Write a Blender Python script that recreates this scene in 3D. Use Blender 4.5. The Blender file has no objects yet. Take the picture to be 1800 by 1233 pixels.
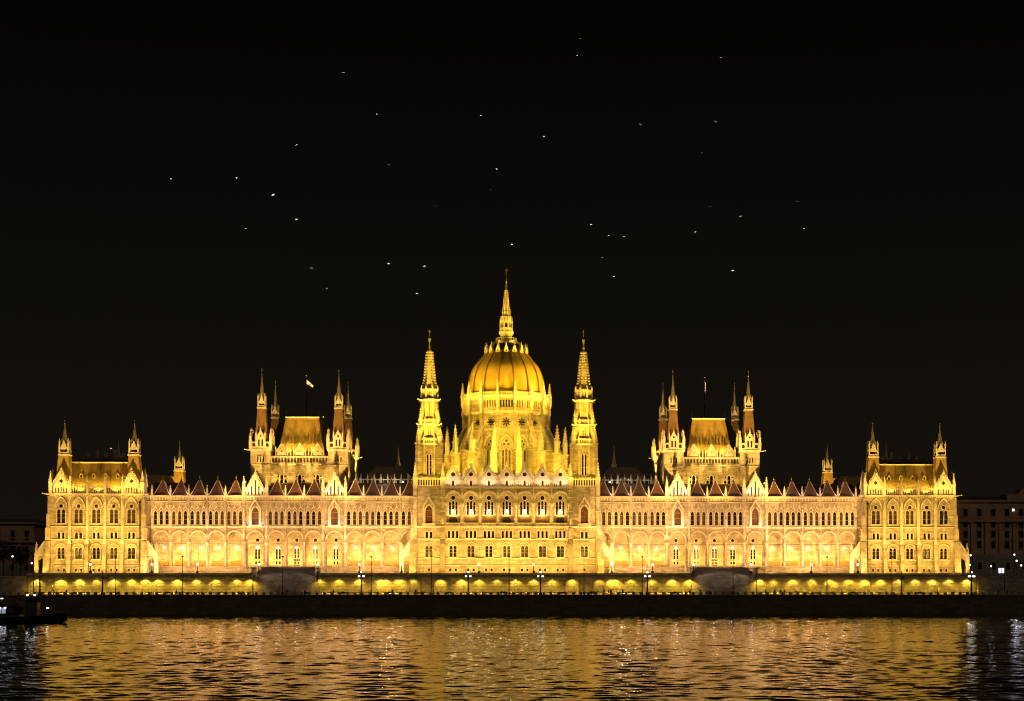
import bpy, math, random
import numpy as np
from mathutils import Vector, Matrix
from mathutils.geometry import delaunay_2d_cdt

random.seed(7)
R = math.radians
C = bpy.context.scene.collection
scene = bpy.context.scene

# ------------------------------------------------------------------ camera
CAM = Vector((-2.26, -480.0, 8.0)); FPX = 2928.0; YAW = R(2.18)
cam_d = bpy.data.cameras.new('camera'); cam = bpy.data.objects.new('camera', cam_d); C.objects.link(cam)
cam_d.sensor_width = 36; cam_d.lens = FPX / 1800 * 36
cam_d.shift_x = -88.5 / 1800; cam_d.shift_y = 411.5 / 1800
cam_d.clip_start = 1; cam_d.clip_end = 6000
cam.location = CAM; cam.rotation_euler = (R(90), 0, -YAW)
scene.camera = cam

# ------------------------------------------------------------------ night sky, added warm fill sun, exposure
w = bpy.data.worlds.new('World'); scene.world = w; w.use_nodes = True
nt = w.node_tree; nt.nodes.clear()
wo = nt.nodes.new('ShaderNodeOutputWorld'); bg = nt.nodes.new('ShaderNodeBackground')
tc = nt.nodes.new('ShaderNodeTexCoord'); sx = nt.nodes.new('ShaderNodeSeparateXYZ'); rp = nt.nodes.new('ShaderNodeValToRGB')
nt.links.new(tc.outputs['Generated'], sx.inputs[0]); nt.links.new(sx.outputs['Z'], rp.inputs[0])
e = rp.color_ramp.elements
e[0].position = 0.0; e[0].color = (.0062, .0047, .0033, 1)
e[1].position = 0.36; e[1].color = (.0008, .0008, .0009, 1)
m_ = e.new(.12); m_.color = (.0050, .0039, .0027, 1)
m2 = e.new(.22); m2.color = (.0028, .0023, .0017, 1)
nt.links.new(rp.outputs[0], bg.inputs[0]); bg.inputs[1].default_value = 1.0
nt.links.new(bg.outputs[0], wo.inputs[0])
sun_d = bpy.data.lights.new('city_glow_fill', 'SUN'); sun_d.energy = .15; sun_d.angle = R(.5); sun_d.color = (1, .78, .52)  # warm city-glow fill from the camera side, added to lift unlit walls
sun = bpy.data.objects.new('city_glow_fill', sun_d); C.objects.link(sun); sun.rotation_euler = (R(50), 0, R(25))
scene.view_settings.view_transform = 'Standard'; scene.view_settings.look = 'None'
scene.view_settings.exposure = .32; scene.view_settings.gamma = 1
scene.cycles.use_light_tree = True; scene.cycles.filter_width = 1.15
scene.cycles.use_denoising = True
scene.cycles.max_bounces = 5; scene.cycles.diffuse_bounces = 2; scene.cycles.glossy_bounces = 3
scene.cycles.sample_clamp_indirect = 4

# ------------------------------------------------------------------ materials
MATS = {}
def mat(name, col, rough=.8, col2=None, scale=.6, streak=False, bump=0, bscale=4, metal=0, emit=None, estr=0, spec=.3, detail=5, blocks=None):
    m = bpy.data.materials.new(name); m.use_nodes = True; n = m.node_tree.nodes; l = m.node_tree.links
    b = n['Principled BSDF']; b.inputs['Base Color'].default_value = (*col, 1); b.inputs['Roughness'].default_value = rough
    b.inputs['Metallic'].default_value = metal; b.inputs['Specular IOR Level'].default_value = spec
    if col2 or bump:
        g = n.new('ShaderNodeNewGeometry')
    if col2:
        nz = n.new('ShaderNodeTexNoise'); nz.inputs['Scale'].default_value = scale; nz.inputs['Detail'].default_value = detail
        nz.inputs['Roughness'].default_value = .65
        rm = n.new('ShaderNodeMapRange'); rm.inputs[1].default_value = .35; rm.inputs[2].default_value = .68
        l.new(g.outputs['Position'], nz.inputs['Vector']); l.new(nz.outputs['Fac'], rm.inputs[0])
        mx = n.new('ShaderNodeMix'); mx.data_type = 'RGBA'; mx.inputs[6].default_value = (*col, 1); mx.inputs[7].default_value = (*col2, 1)
        fac = rm.outputs[0]
        if streak:
            mp = n.new('ShaderNodeMapping'); mp.inputs['Scale'].default_value = (1.1, 1.1, .1)
            n2 = n.new('ShaderNodeTexNoise'); n2.inputs['Scale'].default_value = 1.0; n2.inputs['Detail'].default_value = 4
            l.new(g.outputs['Position'], mp.inputs[0]); l.new(mp.outputs[0], n2.inputs['Vector'])
            r2 = n.new('ShaderNodeMapRange'); r2.inputs[1].default_value = .48; r2.inputs[2].default_value = .72
            l.new(n2.outputs['Fac'], r2.inputs[0])
            ad = n.new('ShaderNodeMath'); ad.operation = 'MAXIMUM'; l.new(rm.outputs[0], ad.inputs[0]); l.new(r2.outputs[0], ad.inputs[1])
            fac = ad.outputs[0]
        l.new(fac, mx.inputs[0]); outc = mx.outputs[2]
        if blocks:
            sp = n.new('ShaderNodeSeparateXYZ'); ad2 = n.new('ShaderNodeMath'); ad2.operation = 'MULTIPLY_ADD'; ad2.inputs[1].default_value = .83
            cb = n.new('ShaderNodeCombineXYZ'); bk = n.new('ShaderNodeTexBrick'); bk.inputs['Scale'].default_value = 1
            bk.inputs['Brick Width'].default_value = blocks[0]; bk.inputs['Row Height'].default_value = blocks[1]; bk.inputs['Mortar Size'].default_value = .02
            bk.inputs['Color1'].default_value = (1, 1, 1, 1); bk.inputs['Color2'].default_value = (.66, .62, .55, 1); bk.inputs['Mortar'].default_value = (.5, .45, .4, 1)
            l.new(g.outputs['Position'], sp.inputs[0]); l.new(sp.outputs['Y'], ad2.inputs[0]); l.new(sp.outputs['X'], ad2.inputs[2]); l.new(ad2.outputs[0], cb.inputs[0]); l.new(sp.outputs['Z'], cb.inputs[1]); l.new(cb.outputs[0], bk.inputs['Vector'])
            m3 = n.new('ShaderNodeMix'); m3.data_type = 'RGBA'; m3.blend_type = 'MULTIPLY'; m3.inputs[0].default_value = 1
            l.new(outc, m3.inputs[6]); l.new(bk.outputs['Color'], m3.inputs[7]); outc = m3.outputs[2]
        l.new(outc, b.inputs['Base Color'])
    if bump:
        nb = n.new('ShaderNodeTexNoise'); nb.inputs['Scale'].default_value = bscale; nb.inputs['Detail'].default_value = 6
        bp = n.new('ShaderNodeBump'); bp.inputs['Strength'].default_value = bump; bp.inputs['Distance'].default_value = .15
        l.new(g.outputs['Position'], nb.inputs['Vector']); l.new(nb.outputs['Fac'], bp.inputs['Height']); l.new(bp.outputs[0], b.inputs['Normal'])
    if emit:
        b.inputs['Emission Color'].default_value = (*emit, 1); b.inputs['Emission Strength'].default_value = estr
    MATS[name] = m
    return name

STONE = mat('pale_limestone', (.70, .61, .45), .85, (.36, .29, .195), .35, streak=True, bump=.8, bscale=1.6, blocks=(1.5, .62))
TRIM = mat('carved_limestone', (.74, .67, .54), .85, (.55, .47, .35), .8, bump=.4, bscale=3)
SHADOWLINE = mat('painted_shadow_line', (.13, .095, .06), .95, (.2, .15, .10), 1.2)  # shadow lines at ledges, hoods, arches and gable copings, painted as dark strips
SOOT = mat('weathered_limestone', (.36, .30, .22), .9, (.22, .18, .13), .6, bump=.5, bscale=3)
TILE = mat('ochre_roof_tile', (.37, .25, .06), .7, (.27, .175, .045), .5, streak=True, bump=.4, bscale=3)
DOMET = mat('dome_tile', (.48, .335, .06), .95, (.36, .24, .05), .35, bump=.5, bscale=2.5, spec=.1, streak=True)
RIBM = mat('dome_rib_metal', (.20, .12, .05), .6, (.13, .08, .04), .6)
METAL = mat('red_brown_roof_metal', (.14, .068, .052), .42, (.085, .046, .038), .7, streak=True)
EDGE_HIGHLIGHT = mat('edge_highlight_metal', (.55, .46, .40), .5)  # paler colour carries the light caught along the pyramid edges
SLATE = mat('dark_roof_slate', (.11, .07, .048), .75, (.07, .047, .034), .5)
GLASS = mat('dark_window_glass', (.018, .014, .009), .22, spec=.22)
BLIND = mat('window_blind', (.09, .055, .018), .7, (.04, .026, .011), 1.3)
IRON = mat('dark_iron', (.015, .015, .017), .5, metal=.3)
GILT = mat('finial_copper', (.30, .26, .17), .45, metal=.4)
WALL = mat('rusticated_wall_stone', (.40, .35, .25), .9, (.24, .21, .15), .5, streak=True, bump=.7, bscale=2, blocks=(1.6, .8))
GREYW = mat('grey_stair_stone', (.46, .40, .35), .9, (.32, .27, .24), .6, bump=.5, bscale=3, blocks=(1.4, .5))
QUAYW = mat('quay_wall_stone', (.15, .12, .085), .95, (.11, .09, .065), .3, bump=.5, bscale=2, blocks=(2.4, .9))
PAVE = mat('quay_paving', (.24, .21, .17), .85, (.17, .15, .12), .5)
GROUND = mat('city_ground', (.09, .085, .075), .9, (.06, .055, .05), .2)
DADO = mat('ochre_dado_panel', (.34, .20, .075), .8, (.24, .14, .05), 1.2)
DOOR = mat('dark_oak_door', (.035, .022, .012), .6)
GLOBE = mat('opal_globe', (.8, .8, .78), .4, emit=(1, .88, .66), estr=4)
GLOBEW = mat('white_opal_globe', (.8, .8, .8), .4, emit=(1, .92, .80), estr=2)
GLOBEOFF = mat('unlit_opal_globe', (.20, .18, .15), .3)
LENS = mat('floodlight_lens', (.8, .8, .7), .3, emit=(1, .85, .45), estr=10)
PINKLENS = mat('arcade_lantern', (.8, .8, .8), .3, emit=(1, .80, .58), estr=7)
GULL = mat('gull_white', (.85, .85, .83), .8)
GULLW = mat('gull_wing_grey', (.72, .73, .74), .8)
CLOTH = mat('dark_clothing', (.02, .02, .024), .9)
CLOTH2 = mat('brown_clothing', (.05, .035, .025), .9)
SKIN = mat('skin', (.45, .28, .20), .6)
WOOD = mat('dark_bench_wood', (.03, .022, .015), .8)
FLAGW = mat('flag_white', (.8, .8, .8), .8)
FLAGR = mat('flag_red', (.5, .06, .06), .8)
FLAGG = mat('flag_green', (.06, .25, .10), .8)
HULL = mat('dark_boat_hull', (.012, .012, .014), .4)
CABIN = mat('boat_cabin', (.05, .05, .055), .5)
BGLASS = mat('boat_glass', (.01, .012, .016), .1, spec=.5)
OFFICE = mat('dark_office_stone', (.50, .31, .21), .9, (.34, .215, .15), .3, streak=True, bump=.4, bscale=1)
OFFBASE = mat('grey_office_base', (.27, .24, .22), .9, (.2, .18, .165), .4)
LITWIN = mat('lit_window', (.8, .8, .8), .5, emit=(.95, .93, 1), estr=1.0)
LITDIM = mat('dim_saloon_light', (.3, .3, .3), .5, emit=(.75, .8, 1), estr=.25)
LEAF = mat('night_foliage', (.05, .06, .025), .9, (.03, .04, .015), 1)
BARK = mat('bark', (.06, .045, .03), .9)

# ------------------------------------------------------------------ mesh builder
class MB:
    def __init__(s): s.v = []; s.f = []; s.m = []; s.mats = []; s.T = None
    def add(s, vs, fs, m):
        if m not in s.mats: s.mats.append(m)
        k = s.mats.index(m); o = len(s.v)
        if s.T is not None: vs = [s.T @ Vector(p) for p in vs]
        s.v += [tuple(p) for p in vs]
        s.f += [tuple(i + o for i in f) for f in fs]; s.m += [k] * len(fs)
    def box(s, x0, x1, y0, y1, z0, z1, m):
        s.add([(x0, y0, z0), (x1, y0, z0), (x1, y1, z0), (x0, y1, z0), (x0, y0, z1), (x1, y0, z1), (x1, y1, z1), (x0, y1, z1)],
              [(0, 3, 2, 1), (4, 5, 6, 7), (0, 1, 5, 4), (1, 2, 6, 5), (2, 3, 7, 6), (3, 0, 4, 7)], m)
    def cbox(s, cx, cy, z0, z1, hx, hy, m): s.box(cx - hx, cx + hx, cy - hy, cy + hy, z0, z1, m)
    def loft(s, rings, m, cap0=True, cap1=True):
        n = len(rings[0]); vs = [p for r in rings for p in r]; fs = []
        for i in range(len(rings) - 1):
            for j in range(n):
                k = (j + 1) % n
                fs.append((i * n + j, i * n + k, (i + 1) * n + k, (i + 1) * n + j))
        if cap0: fs.append(tuple(reversed(range(n))))
        if cap1: fs.append(tuple(range((len(rings) - 1) * n, len(rings) * n)))
        s.add(vs, fs, m)
    def prism(s, poly, y0, y1, m):        # XZ outline, extruded in y
        s.loft([[(x, y0, z) for x, z in poly], [(x, y1, z) for x, z in poly]], m)
    def prism_yz(s, poly, x0, x1, m):
        s.loft([[(x0, y, z) for y, z in poly], [(x1, y, z) for y, z in poly]], m)
    def prism_xy(s, poly, z0, z1, m):
        s.loft([[(x, y, z0) for x, y in poly], [(x, y, z1) for x, y in poly]], m)
    def rev(s, prof, m, n=8, cx=0, cy=0, rot=None, cap0=True, cap1=True):   # prof: (half width, z)
        if rot is None: rot = math.pi / n
        k = 1 / math.cos(math.pi / n)
        s.loft([[(cx + r * k * math.sin(2 * math.pi * j / n + rot), cy - r * k * math.cos(2 * math.pi * j / n + rot), z) for j in range(n)] for r, z in prof], m, cap0, cap1)
    def tube(s, p0, p1, r, m, n=6, r1=None):
        p0 = Vector(p0); p1 = Vector(p1); d = (p1 - p0).normalized()
        a = d.orthogonal().normalized(); b = d.cross(a)
        rs = []
        for p, q in ((p0, r), (p1, r if r1 is None else r1)):
            rs.append([p + (a * math.cos(2 * math.pi * j / n) + b * math.sin(2 * math.pi * j / n)) * q for j in range(n)])
        s.loft(rs, m)
    def ball(s, c, r, m, n=8, k=5):
        s.rev([(max(.01, r * math.sin(math.pi * i / k)), c[2] - r * math.cos(math.pi * i / k)) for i in range(k + 1)], m, n, c[0], c[1])
    def panel(s, outline, holes, y, depth, m, reveal=None):   # wall sheet with real openings and reveals
        vs = []; es = []; fc = []
        for poly in [outline] + [h for h in holes]:
            o = len(vs); vs += [Vector(p) for p in poly]; n = len(poly)
            es += [(o + i, o + (i + 1) % n) for i in range(n)]
        r = delaunay_2d_cdt(vs, es, [], 0, 1e-6)
        q = np.array([(p.x, p.y) for p in r[0]]); tr = np.array([f for f in r[2]]); cen = q[tr].mean(1)
        keep = inpoly(cen, outline)
        for h in holes: keep &= ~inpoly(cen, h)
        s.add([(p[0], y, p[1]) for p in q], [tuple(int(i) for i in f) for f in tr[keep]], m)
        for i, h in enumerate(holes):
            d = depth[i] if isinstance(depth, (list, tuple)) else depth
            n = len(h)
            s.add([(x, y, z) for x, z in h] + [(x, y + d, z) for x, z in h], [(j, (j + 1) % n, n + (j + 1) % n, n + j) for j in range(n)], reveal or m)
    def ring(s, poly, t, y0, y1, m):      # moulding round an opening
        out = offset(poly, t); n = len(poly)
        vs = [(x, y0, z) for x, z in poly] + [(x, y0, z) for x, z in out] + [(x, y1, z) for x, z in poly] + [(x, y1, z) for x, z in out]
        fs = []
        for j in range(n):
            k = (j + 1) % n
            fs += [(j, k, n + k, n + j), (n + j, n + k, 3 * n + k, 3 * n + j), (k, j, 2 * n + j, 2 * n + k)]
        s.add(vs, fs, m)
    def arc(s, cx, w, t, zs, y0, y1, m, pointed=False, n=10):   # open hood mould
        i_ = archpts(cx, w, zs, pointed, n); o_ = archpts(cx, w + 2 * t, zs, pointed, n); k = len(i_)
        vs = [(x, y0, z) for x, z in i_] + [(x, y0, z) for x, z in o_] + [(x, y1, z) for x, z in i_] + [(x, y1, z) for x, z in o_]
        fs = []
        for j in range(k - 1):
            fs += [(j, j + 1, k + j + 1, k + j), (k + j, k + j + 1, 3 * k + j + 1, 3 * k + j), (j + 1, j, 2 * k + j, 2 * k + j + 1)]
        s.add(vs, fs, m)
    def mesh(s, name, smooth=False):
        me = bpy.data.meshes.new(name); me.from_pydata(s.v, [], s.f)
        for k in s.mats: me.materials.append(MATS[k])
        me.polygons.foreach_set('material_index', s.m)
        if smooth: me.polygons.foreach_set('use_smooth', [True] * len(s.f))
        me.update(); return me

def inpoly(P, poly):
    x, z = P[:, 0], P[:, 1]; r = np.zeros(len(P), bool); n = len(poly)
    for i in range(n):
        (x0, z0), (x1, z1) = poly[i], poly[(i + 1) % n]
        if z0 == z1: continue
        r ^= ((z0 > z) != (z1 > z)) & (x < (x1 - x0) * (z - z0) / (z1 - z0) + x0)
    return r
def archpts(cx, w, zs, pointed, n=8):
    a = w / 2; pts = []
    if pointed:
        th = math.acos(.5)
        for i in range(n // 2 + 1):
            t = th * i / (n // 2); pts.append((cx + a - w * math.cos(t), zs + w * math.sin(t)))
        for i in range(n // 2 - 1, -1, -1):
            t = th * i / (n // 2); pts.append((cx - a + w * math.cos(t), zs + w * math.sin(t)))
    else:
        for i in range(n + 1):
            t = math.pi * i / n; pts.append((cx - a * math.cos(t), zs + a * math.sin(t)))
    return pts
def offset(poly, t):
    n = len(poly); A = sum(poly[i][0] * poly[(i + 1) % n][1] - poly[(i + 1) % n][0] * poly[i][1] for i in range(n))
    sg = 1 if A > 0 else -1; out = []
    for i in range(n):
        p = Vector(poly[i - 1]); q = Vector(poly[i]); r = Vector(poly[(i + 1) % n])
        a = (q - p).normalized(); b = (r - q).normalized()
        na = Vector((a.y, -a.x)) * sg; nb = Vector((b.y, -b.x)) * sg
        d = (na + nb); d = d.normalized() if d.length > 1e-6 else na
        out.append(tuple(q + d * t / max(.5, d.dot(na))))
    return out
def rect(x0, x1, z0, z1): return [(x0, z0), (x1, z0), (x1, z1), (x0, z1)]
def lancet(cx, w, z0, z1, pointed=True, n=8):
    h = w * .866 if pointed else w / 2
    return [(cx - w / 2, z0)] + archpts(cx, w, z1 - h, pointed, n) + [(cx + w / 2, z0)]
def circ(cx, cz, r, n=14, lobes=0, amp=.25):
    out = []
    for i in range(n):
        t = 2 * math.pi * i / n; q = r * (1 - amp * (.5 - .5 * math.cos(lobes * t)))
        out.append((cx + q * math.sin(-t), cz + q * math.cos(t)))
    return out
def shift(polys, dx, dz=0): return [[(x + dx, z + dz) for x, z in p] for p in polys]

# ------------------------------------------------------------------ objects
def tag(o, label=None, cat=None, group=None, kind=None):
    if label: o['label'] = label
    if cat: o['category'] = cat
    if group: o['group'] = group
    if kind: o['kind'] = kind
    return o
def obj(name, me, parent=None, loc=(0, 0, 0), rz=0):
    o = bpy.data.objects.new(name, me); C.objects.link(o); o.parent = parent
    o.location = loc; o.rotation_euler = (0, 0, rz); return o
def empty(name, loc=(0, 0, 0), rz=0): return obj(name, None, None, loc, rz)
CACHE = {}
def cached(key, fn):
    if key not in CACHE: CACHE[key] = fn()
    return CACHE[key]
def wpos(o):
    p = Vector((0, 0, 0))
    while o: p += o.location; o = o.parent
    return p
LDATA = {}
LR = random.Random(21)
def light(kind, parent, loc, power, col, target=None, size=60, blend=.5, radius=.2):
    power = power * LR.choice((.8, .9, 1, 1, 1.08, 1.18) if power > 1100 or kind == 'POINT' else (.5, .8, 1, 1.05, 1.2, 1.4))
    key = (kind, power, col, size, blend, radius)
    if key not in LDATA:
        d = bpy.data.lights.new('lamp_light', kind); d.energy = power; d.color = col; d.shadow_soft_size = radius
        if kind == 'SPOT': d.spot_size = R(size); d.spot_blend = blend
        LDATA[key] = d
    o = bpy.data.objects.new('lamp_light', LDATA[key]); C.objects.link(o); o.parent = parent
    o.location = Vector(loc) - (wpos(parent) if parent else Vector((0, 0, 0)))
    if target is not None:
        o.rotation_euler = (Vector(target) - Vector(loc)).to_track_quat('-Z', 'Y').to_euler()
    return o
def strip_light(parent, loc, length, power, col, aim, spread=130, width=.3):
    d = bpy.data.lights.new('lamp_row', 'AREA'); d.shape = 'RECTANGLE'; d.size = length; d.size_y = width; d.energy = power; d.color = col; d.spread = R(spread)
    o = bpy.data.objects.new('lamp_row', d); C.objects.link(o); o.parent = parent; o.location = Vector(loc) - wpos(parent)
    a = Vector(aim).normalized(); z = -a; x = Vector((1, 0, 0)); y = z.cross(x)
    o.rotation_euler = Matrix((x, y, z)).transposed().to_euler(); return o
def pix(px, py, Y):      # where a sight line through a photo point meets depth Y
    u = (px - 988.5) / FPX; v = (1028 - py) / FPX
    d = Vector((math.sin(YAW) + u * math.cos(YAW), math.cos(YAW) - u * math.sin(YAW), v))
    return CAM + d * ((Y - CAM.y) / d.y)

YEL = (1, .58, .10); YEL2 = (1, .595, .045); WARM = (1, .555, .20); PINK = (1, .74, .56); AMBER = (1, .66, .09)

# ---- windows -------------------------------------------------------------
class Win:
    def __init__(s, name, holes, depth=.45, pane=GLASS, ringw=.2, proud=.2, hood=None, sill=None, bars=True):
        s.name = name; s.holes = holes; s.depth = depth; mb = MB()
        for h in holes:
            mb.add([(x, depth - .03, z) for x, z in h], [tuple(range(len(h)))], pane)
            if ringw: mb.ring(h, ringw, -proud, 0, TRIM)
            xs = [p[0] for p in h]; zs = [p[1] for p in h]
            if bars and max(zs) - min(zs) > 2.0:
                for q in (.38, .7):
                    z = min(zs) + (max(zs) - min(zs)) * q
                    mb.box(min(xs) + .01, max(xs) - .01, depth - .12, depth - .04, z - .05, z + .05, SOOT)
        if hood: mb.arc(*hood[:4], -.42, 0.0, TRIM, hood[4]); mb.arc(hood[0], hood[1] + 2 * hood[2], .13, hood[3], -.05, 0.0, SHADOWLINE, hood[4])  # outer dark arc is the hood's shadow line, painted on
        if sill:
            x0, x1, z = sill; mb.box(x0, x1, -.42, .02, z - .28, z, TRIM)
        s.me = mb.mesh(name)
    def put(s, parent, loc, rz=0): return obj(s.name, s.me, parent, loc, rz)

W_small = Win('basement_window', [rect(-.34, .34, 0, .85)], .4, ringw=.12)
W_twin = Win('twin_arched_window', [lancet(-.58, .9, 0, 3.2, False), lancet(.58, .9, 0, 3.2, False)], .5, hood=(0, 2.9, .25, 2.75, False), sill=(-1.4, 1.4, -.02))
W_twinb = Win('twin_arched_window', W_twin.holes, .5, pane=BLIND, hood=(0, 2.9, .25, 2.75, False), sill=(-1.4, 1.4, -.02))
W_pair = Win('paired_window', [rect(-.98, -.22, 0, 1.85), rect(.22, .98, 0, 1.85)], .45)
W_triple = Win('triple_window', [rect(-.33 + d, .33 + d, 0, 2.0) for d in (-1.17, 0, 1.17)], .45, sill=(-1.7, 1.7, -.02))
top_holes = [lancet(-.66, 1.02, 0, 4.0, False), lancet(.66, 1.02, 0, 4.0, False), circ(0, 4.9, .56)]
W_top = Win('tracery_window', top_holes, .5, hood=(0, 3.3, .25, 4.4, True), sill=(-1.6, 1.6, -.02))
W_topb = Win('tracery_window', top_holes, .5, pane=BLIND, hood=(0, 3.3, .25, 4.4, True), sill=(-1.6, 1.6, -.02))
W_lan = Win('lancet_window', [lancet(0, .98, 0, 4.0, True)], .5, ringw=.24, proud=.26)
W_lanb = Win('lancet_window', W_lan.holes, .5, pane=BLIND, ringw=.24, proud=.26)
tri_holes = [lancet(d, .64, 0, 3.9 + (.25 if d == 0 else 0), True) for d in (-.95, 0, .95)] + [circ(0, 4.95, .62)]
W_tri = Win('triple_lancet_window', tri_holes, .35, ringw=.12, proud=.1)
W_rose = Win('rose_window', [circ(0, 0, .62, 20, 5, .3)], .4, ringw=.14)
W_star = Win('rose_window', [circ(0, 0, 1.45, 48, 8, .42)], .45, ringw=.0)
W_lann = Win('twin_lancet_window', [lancet(-.44, .62, 0, 3.1), lancet(.44, .62, 0, 3.1)], .4, ringw=.13)
W_sq = Win('low_square_window', [rect(-.75, -.15, 0, .9), rect(.15, .75, 0, .9)], .35, ringw=.1)
REDPANE = mat('reddish_lit_pane', (.20, .085, .045), .8, (.08, .035, .02), 1.1)  # red-brown pane colour imitates reddish light from the rooms
W_arch = Win('large_arched_window', [lancet(0, 2.0, 0, 5.1, True, 10)], .7, pane=REDPANE, ringw=.35, proud=.25, sill=(-1.9, 1.9, -.02))
W_slit3 = Win('slit_window_group', [rect(-.2 + d, .2 + d, 0, 1.75) for d in (-.85, 0, .85)], .4, ringw=.1)
W_tow = Win('twin_lancet_window', [lancet(-.42, .55, 0, 6.0), lancet(.42, .55, 0, 6.0)], .45, ringw=.14)
W_tow2 = Win('twin_lancet_window', [lancet(-.3, .38, 0, 2.3), lancet(.3, .38, 0, 2.3)], .4, ringw=.12)
W_slit = Win('slit_window', [rect(-.13, .13, 0, 3.6)], .3, ringw=.1)
drum_holes = [lancet(d, .72, 0, 7.4 + (.4 if d == 0 else 0)) for d in (-.98, 0, .98)] + [circ(-.62, 8.95, .44), circ(.62, 8.95, .44), circ(0, 10.05, .44)]
W_drum = Win('tall_tracery_window', drum_holes, .5, hood=(0, 3.5, .3, 8.6, True), pane=BLIND, ringw=.13)
W_drum2 = Win('lancet_window', [lancet(0, 1.25, 0, 5.2)], .5, ringw=.2)
W_gal = Win('gallery_opening', [rect(-.25 + d, .25 + d, 0, 2.3) for d in (-1.7, -.85, 0, .85, 1.7)], .5, pane=DOOR, ringw=0, bars=False)
W_hall = Win('triple_lancet_window', [lancet(-1.15, .85, 0, 3.3), lancet(0, .95, 0, 4.7), lancet(1.15, .85, 0, 3.3), circ(-.98, 4.15, .27), circ(.98, 4.15, .27)], .5, ringw=.16)

# ---- carved pieces ---------------------------------------------------------
def pinnacle(wd, hs, hp, m=TRIM):
    def mk():
        b = MB(); a = wd / 2
        b.cbox(0, 0, 0, hs, a, a, m); b.cbox(0, 0, hs * .86, hs * 1.0 + .02, a * 1.22, a * 1.22, m)
        b.rev([(a * .92, hs + .02), (a * .1, hs + hp * .9)], m, 4, rot=R(45), cap0=False)
        for i in range(1, 5):
            z = hs + hp * .9 * i / 5.2; r = a * (.92 - .82 * i / 5.2) + .03; c = .055 + .05 * wd
            for sx, sy in ((1, 1), (1, -1), (-1, 1), (-1, -1)): b.cbox(sx * r, sy * r, z - c, z + c, c, c, m)
        b.ball((0, 0, hs + hp * .9), a * .30 + .05, m, 6, 4); b.cbox(0, 0, hs + hp * .9, hs + hp, .05, .05, m)
        return b.mesh('pinnacle')
    return cached(('pin', wd, hs, hp, m), mk)
def gable_mesh(wd, zs, za, fin, holes, key, thick=.5, backing=DOOR):
    def mk():
        b = MB(); a = wd / 2
        b.panel([(-a, 0), (a, 0), (a, zs), (0, za), (-a, zs)], holes, 0, .3, TRIM)
        b.add([(-a + .02, .31, .02), (a - .02, .31, .02), (a - .02, .31, zs), (0, .31, za - .1), (-a + .02, .31, zs)], [(0, 1, 2, 3, 4)], backing)
        P = [(-a, 0), (-a, zs), (0, za), (a, zs), (a, 0)]
        b.loft([[(x, 0, z) for x, z in P], [(x, thick, z) for x, z in P]], STONE, False, False)
        b.add([(x, thick, z) for x, z in P], [(0, 1, 2, 3, 4)], STONE)
        for sg in (-1, 1):                                    # raking coping + crockets
            b.prism([(sg * (a + .12), zs - .1), (sg * (a + .12), zs + .22), (0, za + .3), (0, za - .02)], -.3, .0, TRIM); b.prism([(sg * (a - .02), zs - .42), (sg * (a - .02), zs - .22), (0, za - .16), (0, za - .4)], -.03, .0, SHADOWLINE)  # dark raking band paints the shade under the coping
            n = max(5, int((za - zs) / .55))
            for i in range(n):
                t = (i + .5) / n; x = sg * (a + .1) * (1 - t) + sg * .12; z = zs + (za - zs) * t + .34
                b.cbox(x, .1, z - .18, z + .26, .19, .19, TRIM)
        b.cbox(0, .1, za, za + fin * .55, .12, .12, TRIM); b.ball((0, .1, za + fin * .45), .28, TRIM, 6, 4)
        b.cbox(0, .1, za + fin * .5, za + fin, .08, .08, TRIM); b.cbox(0, .1, za + fin * .72, za + fin * .8, .24, .1, TRIM)
        return b.mesh('gable')
    return cached(('gab', key), mk)
def balustrade(length, h, n, spikes=True, th=.3):
    def mk():
        b = MB(); a = length / 2
        b.box(-a, a, 0, th, 0, h * .1, TRIM); b.box(-a, a, -.06, th + .06, h * .74, h * .92, TRIM)
        for i in range(n + 1):
            x = -a + length * i / n; x = min(max(x, -a + .1), a - .1)
            b.cbox(x, th / 2, h * .1, h * .74, .12, th / 2 - .03, TRIM)
            if spikes: b.rev([(.13, h * .92), (.02, h * 1.16)], TRIM, 4, x, th / 2, R(45), False)
        return b.mesh('balustrade')
    return cached(('bal', round(length, 3), h, n, spikes, th), mk)
def statue_mesh():
    b = MB()
    b.rev([(.22, 0), (.26, .18), (.12, .24)], TRIM, 6); b.rev([(.24, .24), (.27, .7), (.24, 1.15), (.3, 1.5), (.12, 1.66), (.13, 1.75), (.15, 1.9), (.03, 2.0)], TRIM, 8)
    b.cbox(0, .1, 2.15, 2.3, .32, .35, TRIM); b.rev([(.28, 2.3), (.03, 3.1)], TRIM, 4, 0, .1, R(45))
    return b.mesh('statue')
STATUE = statue_mesh()
def corbel_table(length, h=.55, pitch=.62, proud=.42, key=''):
    def mk():
        b = MB(); a = length / 2
        b.box(-a, a, -proud, .0, h * .55, h, TRIM)
        b.box(-a, a, -.05, .0, 0, h * .55, STONE)
        n = int(length / pitch)
        for i in range(n): b.cbox(-a + (i + .5) * length / n, -proud * .42, 0, h * .55 - .003, .14, proud * .4, TRIM)
        return b.mesh('cornice')
    return cached(('cor', round(length, 3), h, pitch, proud), mk)
def strip(length, h, proud):
    def mk():
        b = MB(); a = length / 2
        b.prism_yz([(-proud * 1.6, h * .45), (-proud * 1.6, h), (.0, h * 1.15), (.0, 0)], -a, a, TRIM); b.box(-a, a, -.035, .0, h * 1.16, h * 1.16 + .2, SHADOWLINE); return b.mesh('string_course')  # dark strip paints the ledge's shadow on the wall above
    return cached(('str', round(length, 3), h, proud), mk)
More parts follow.
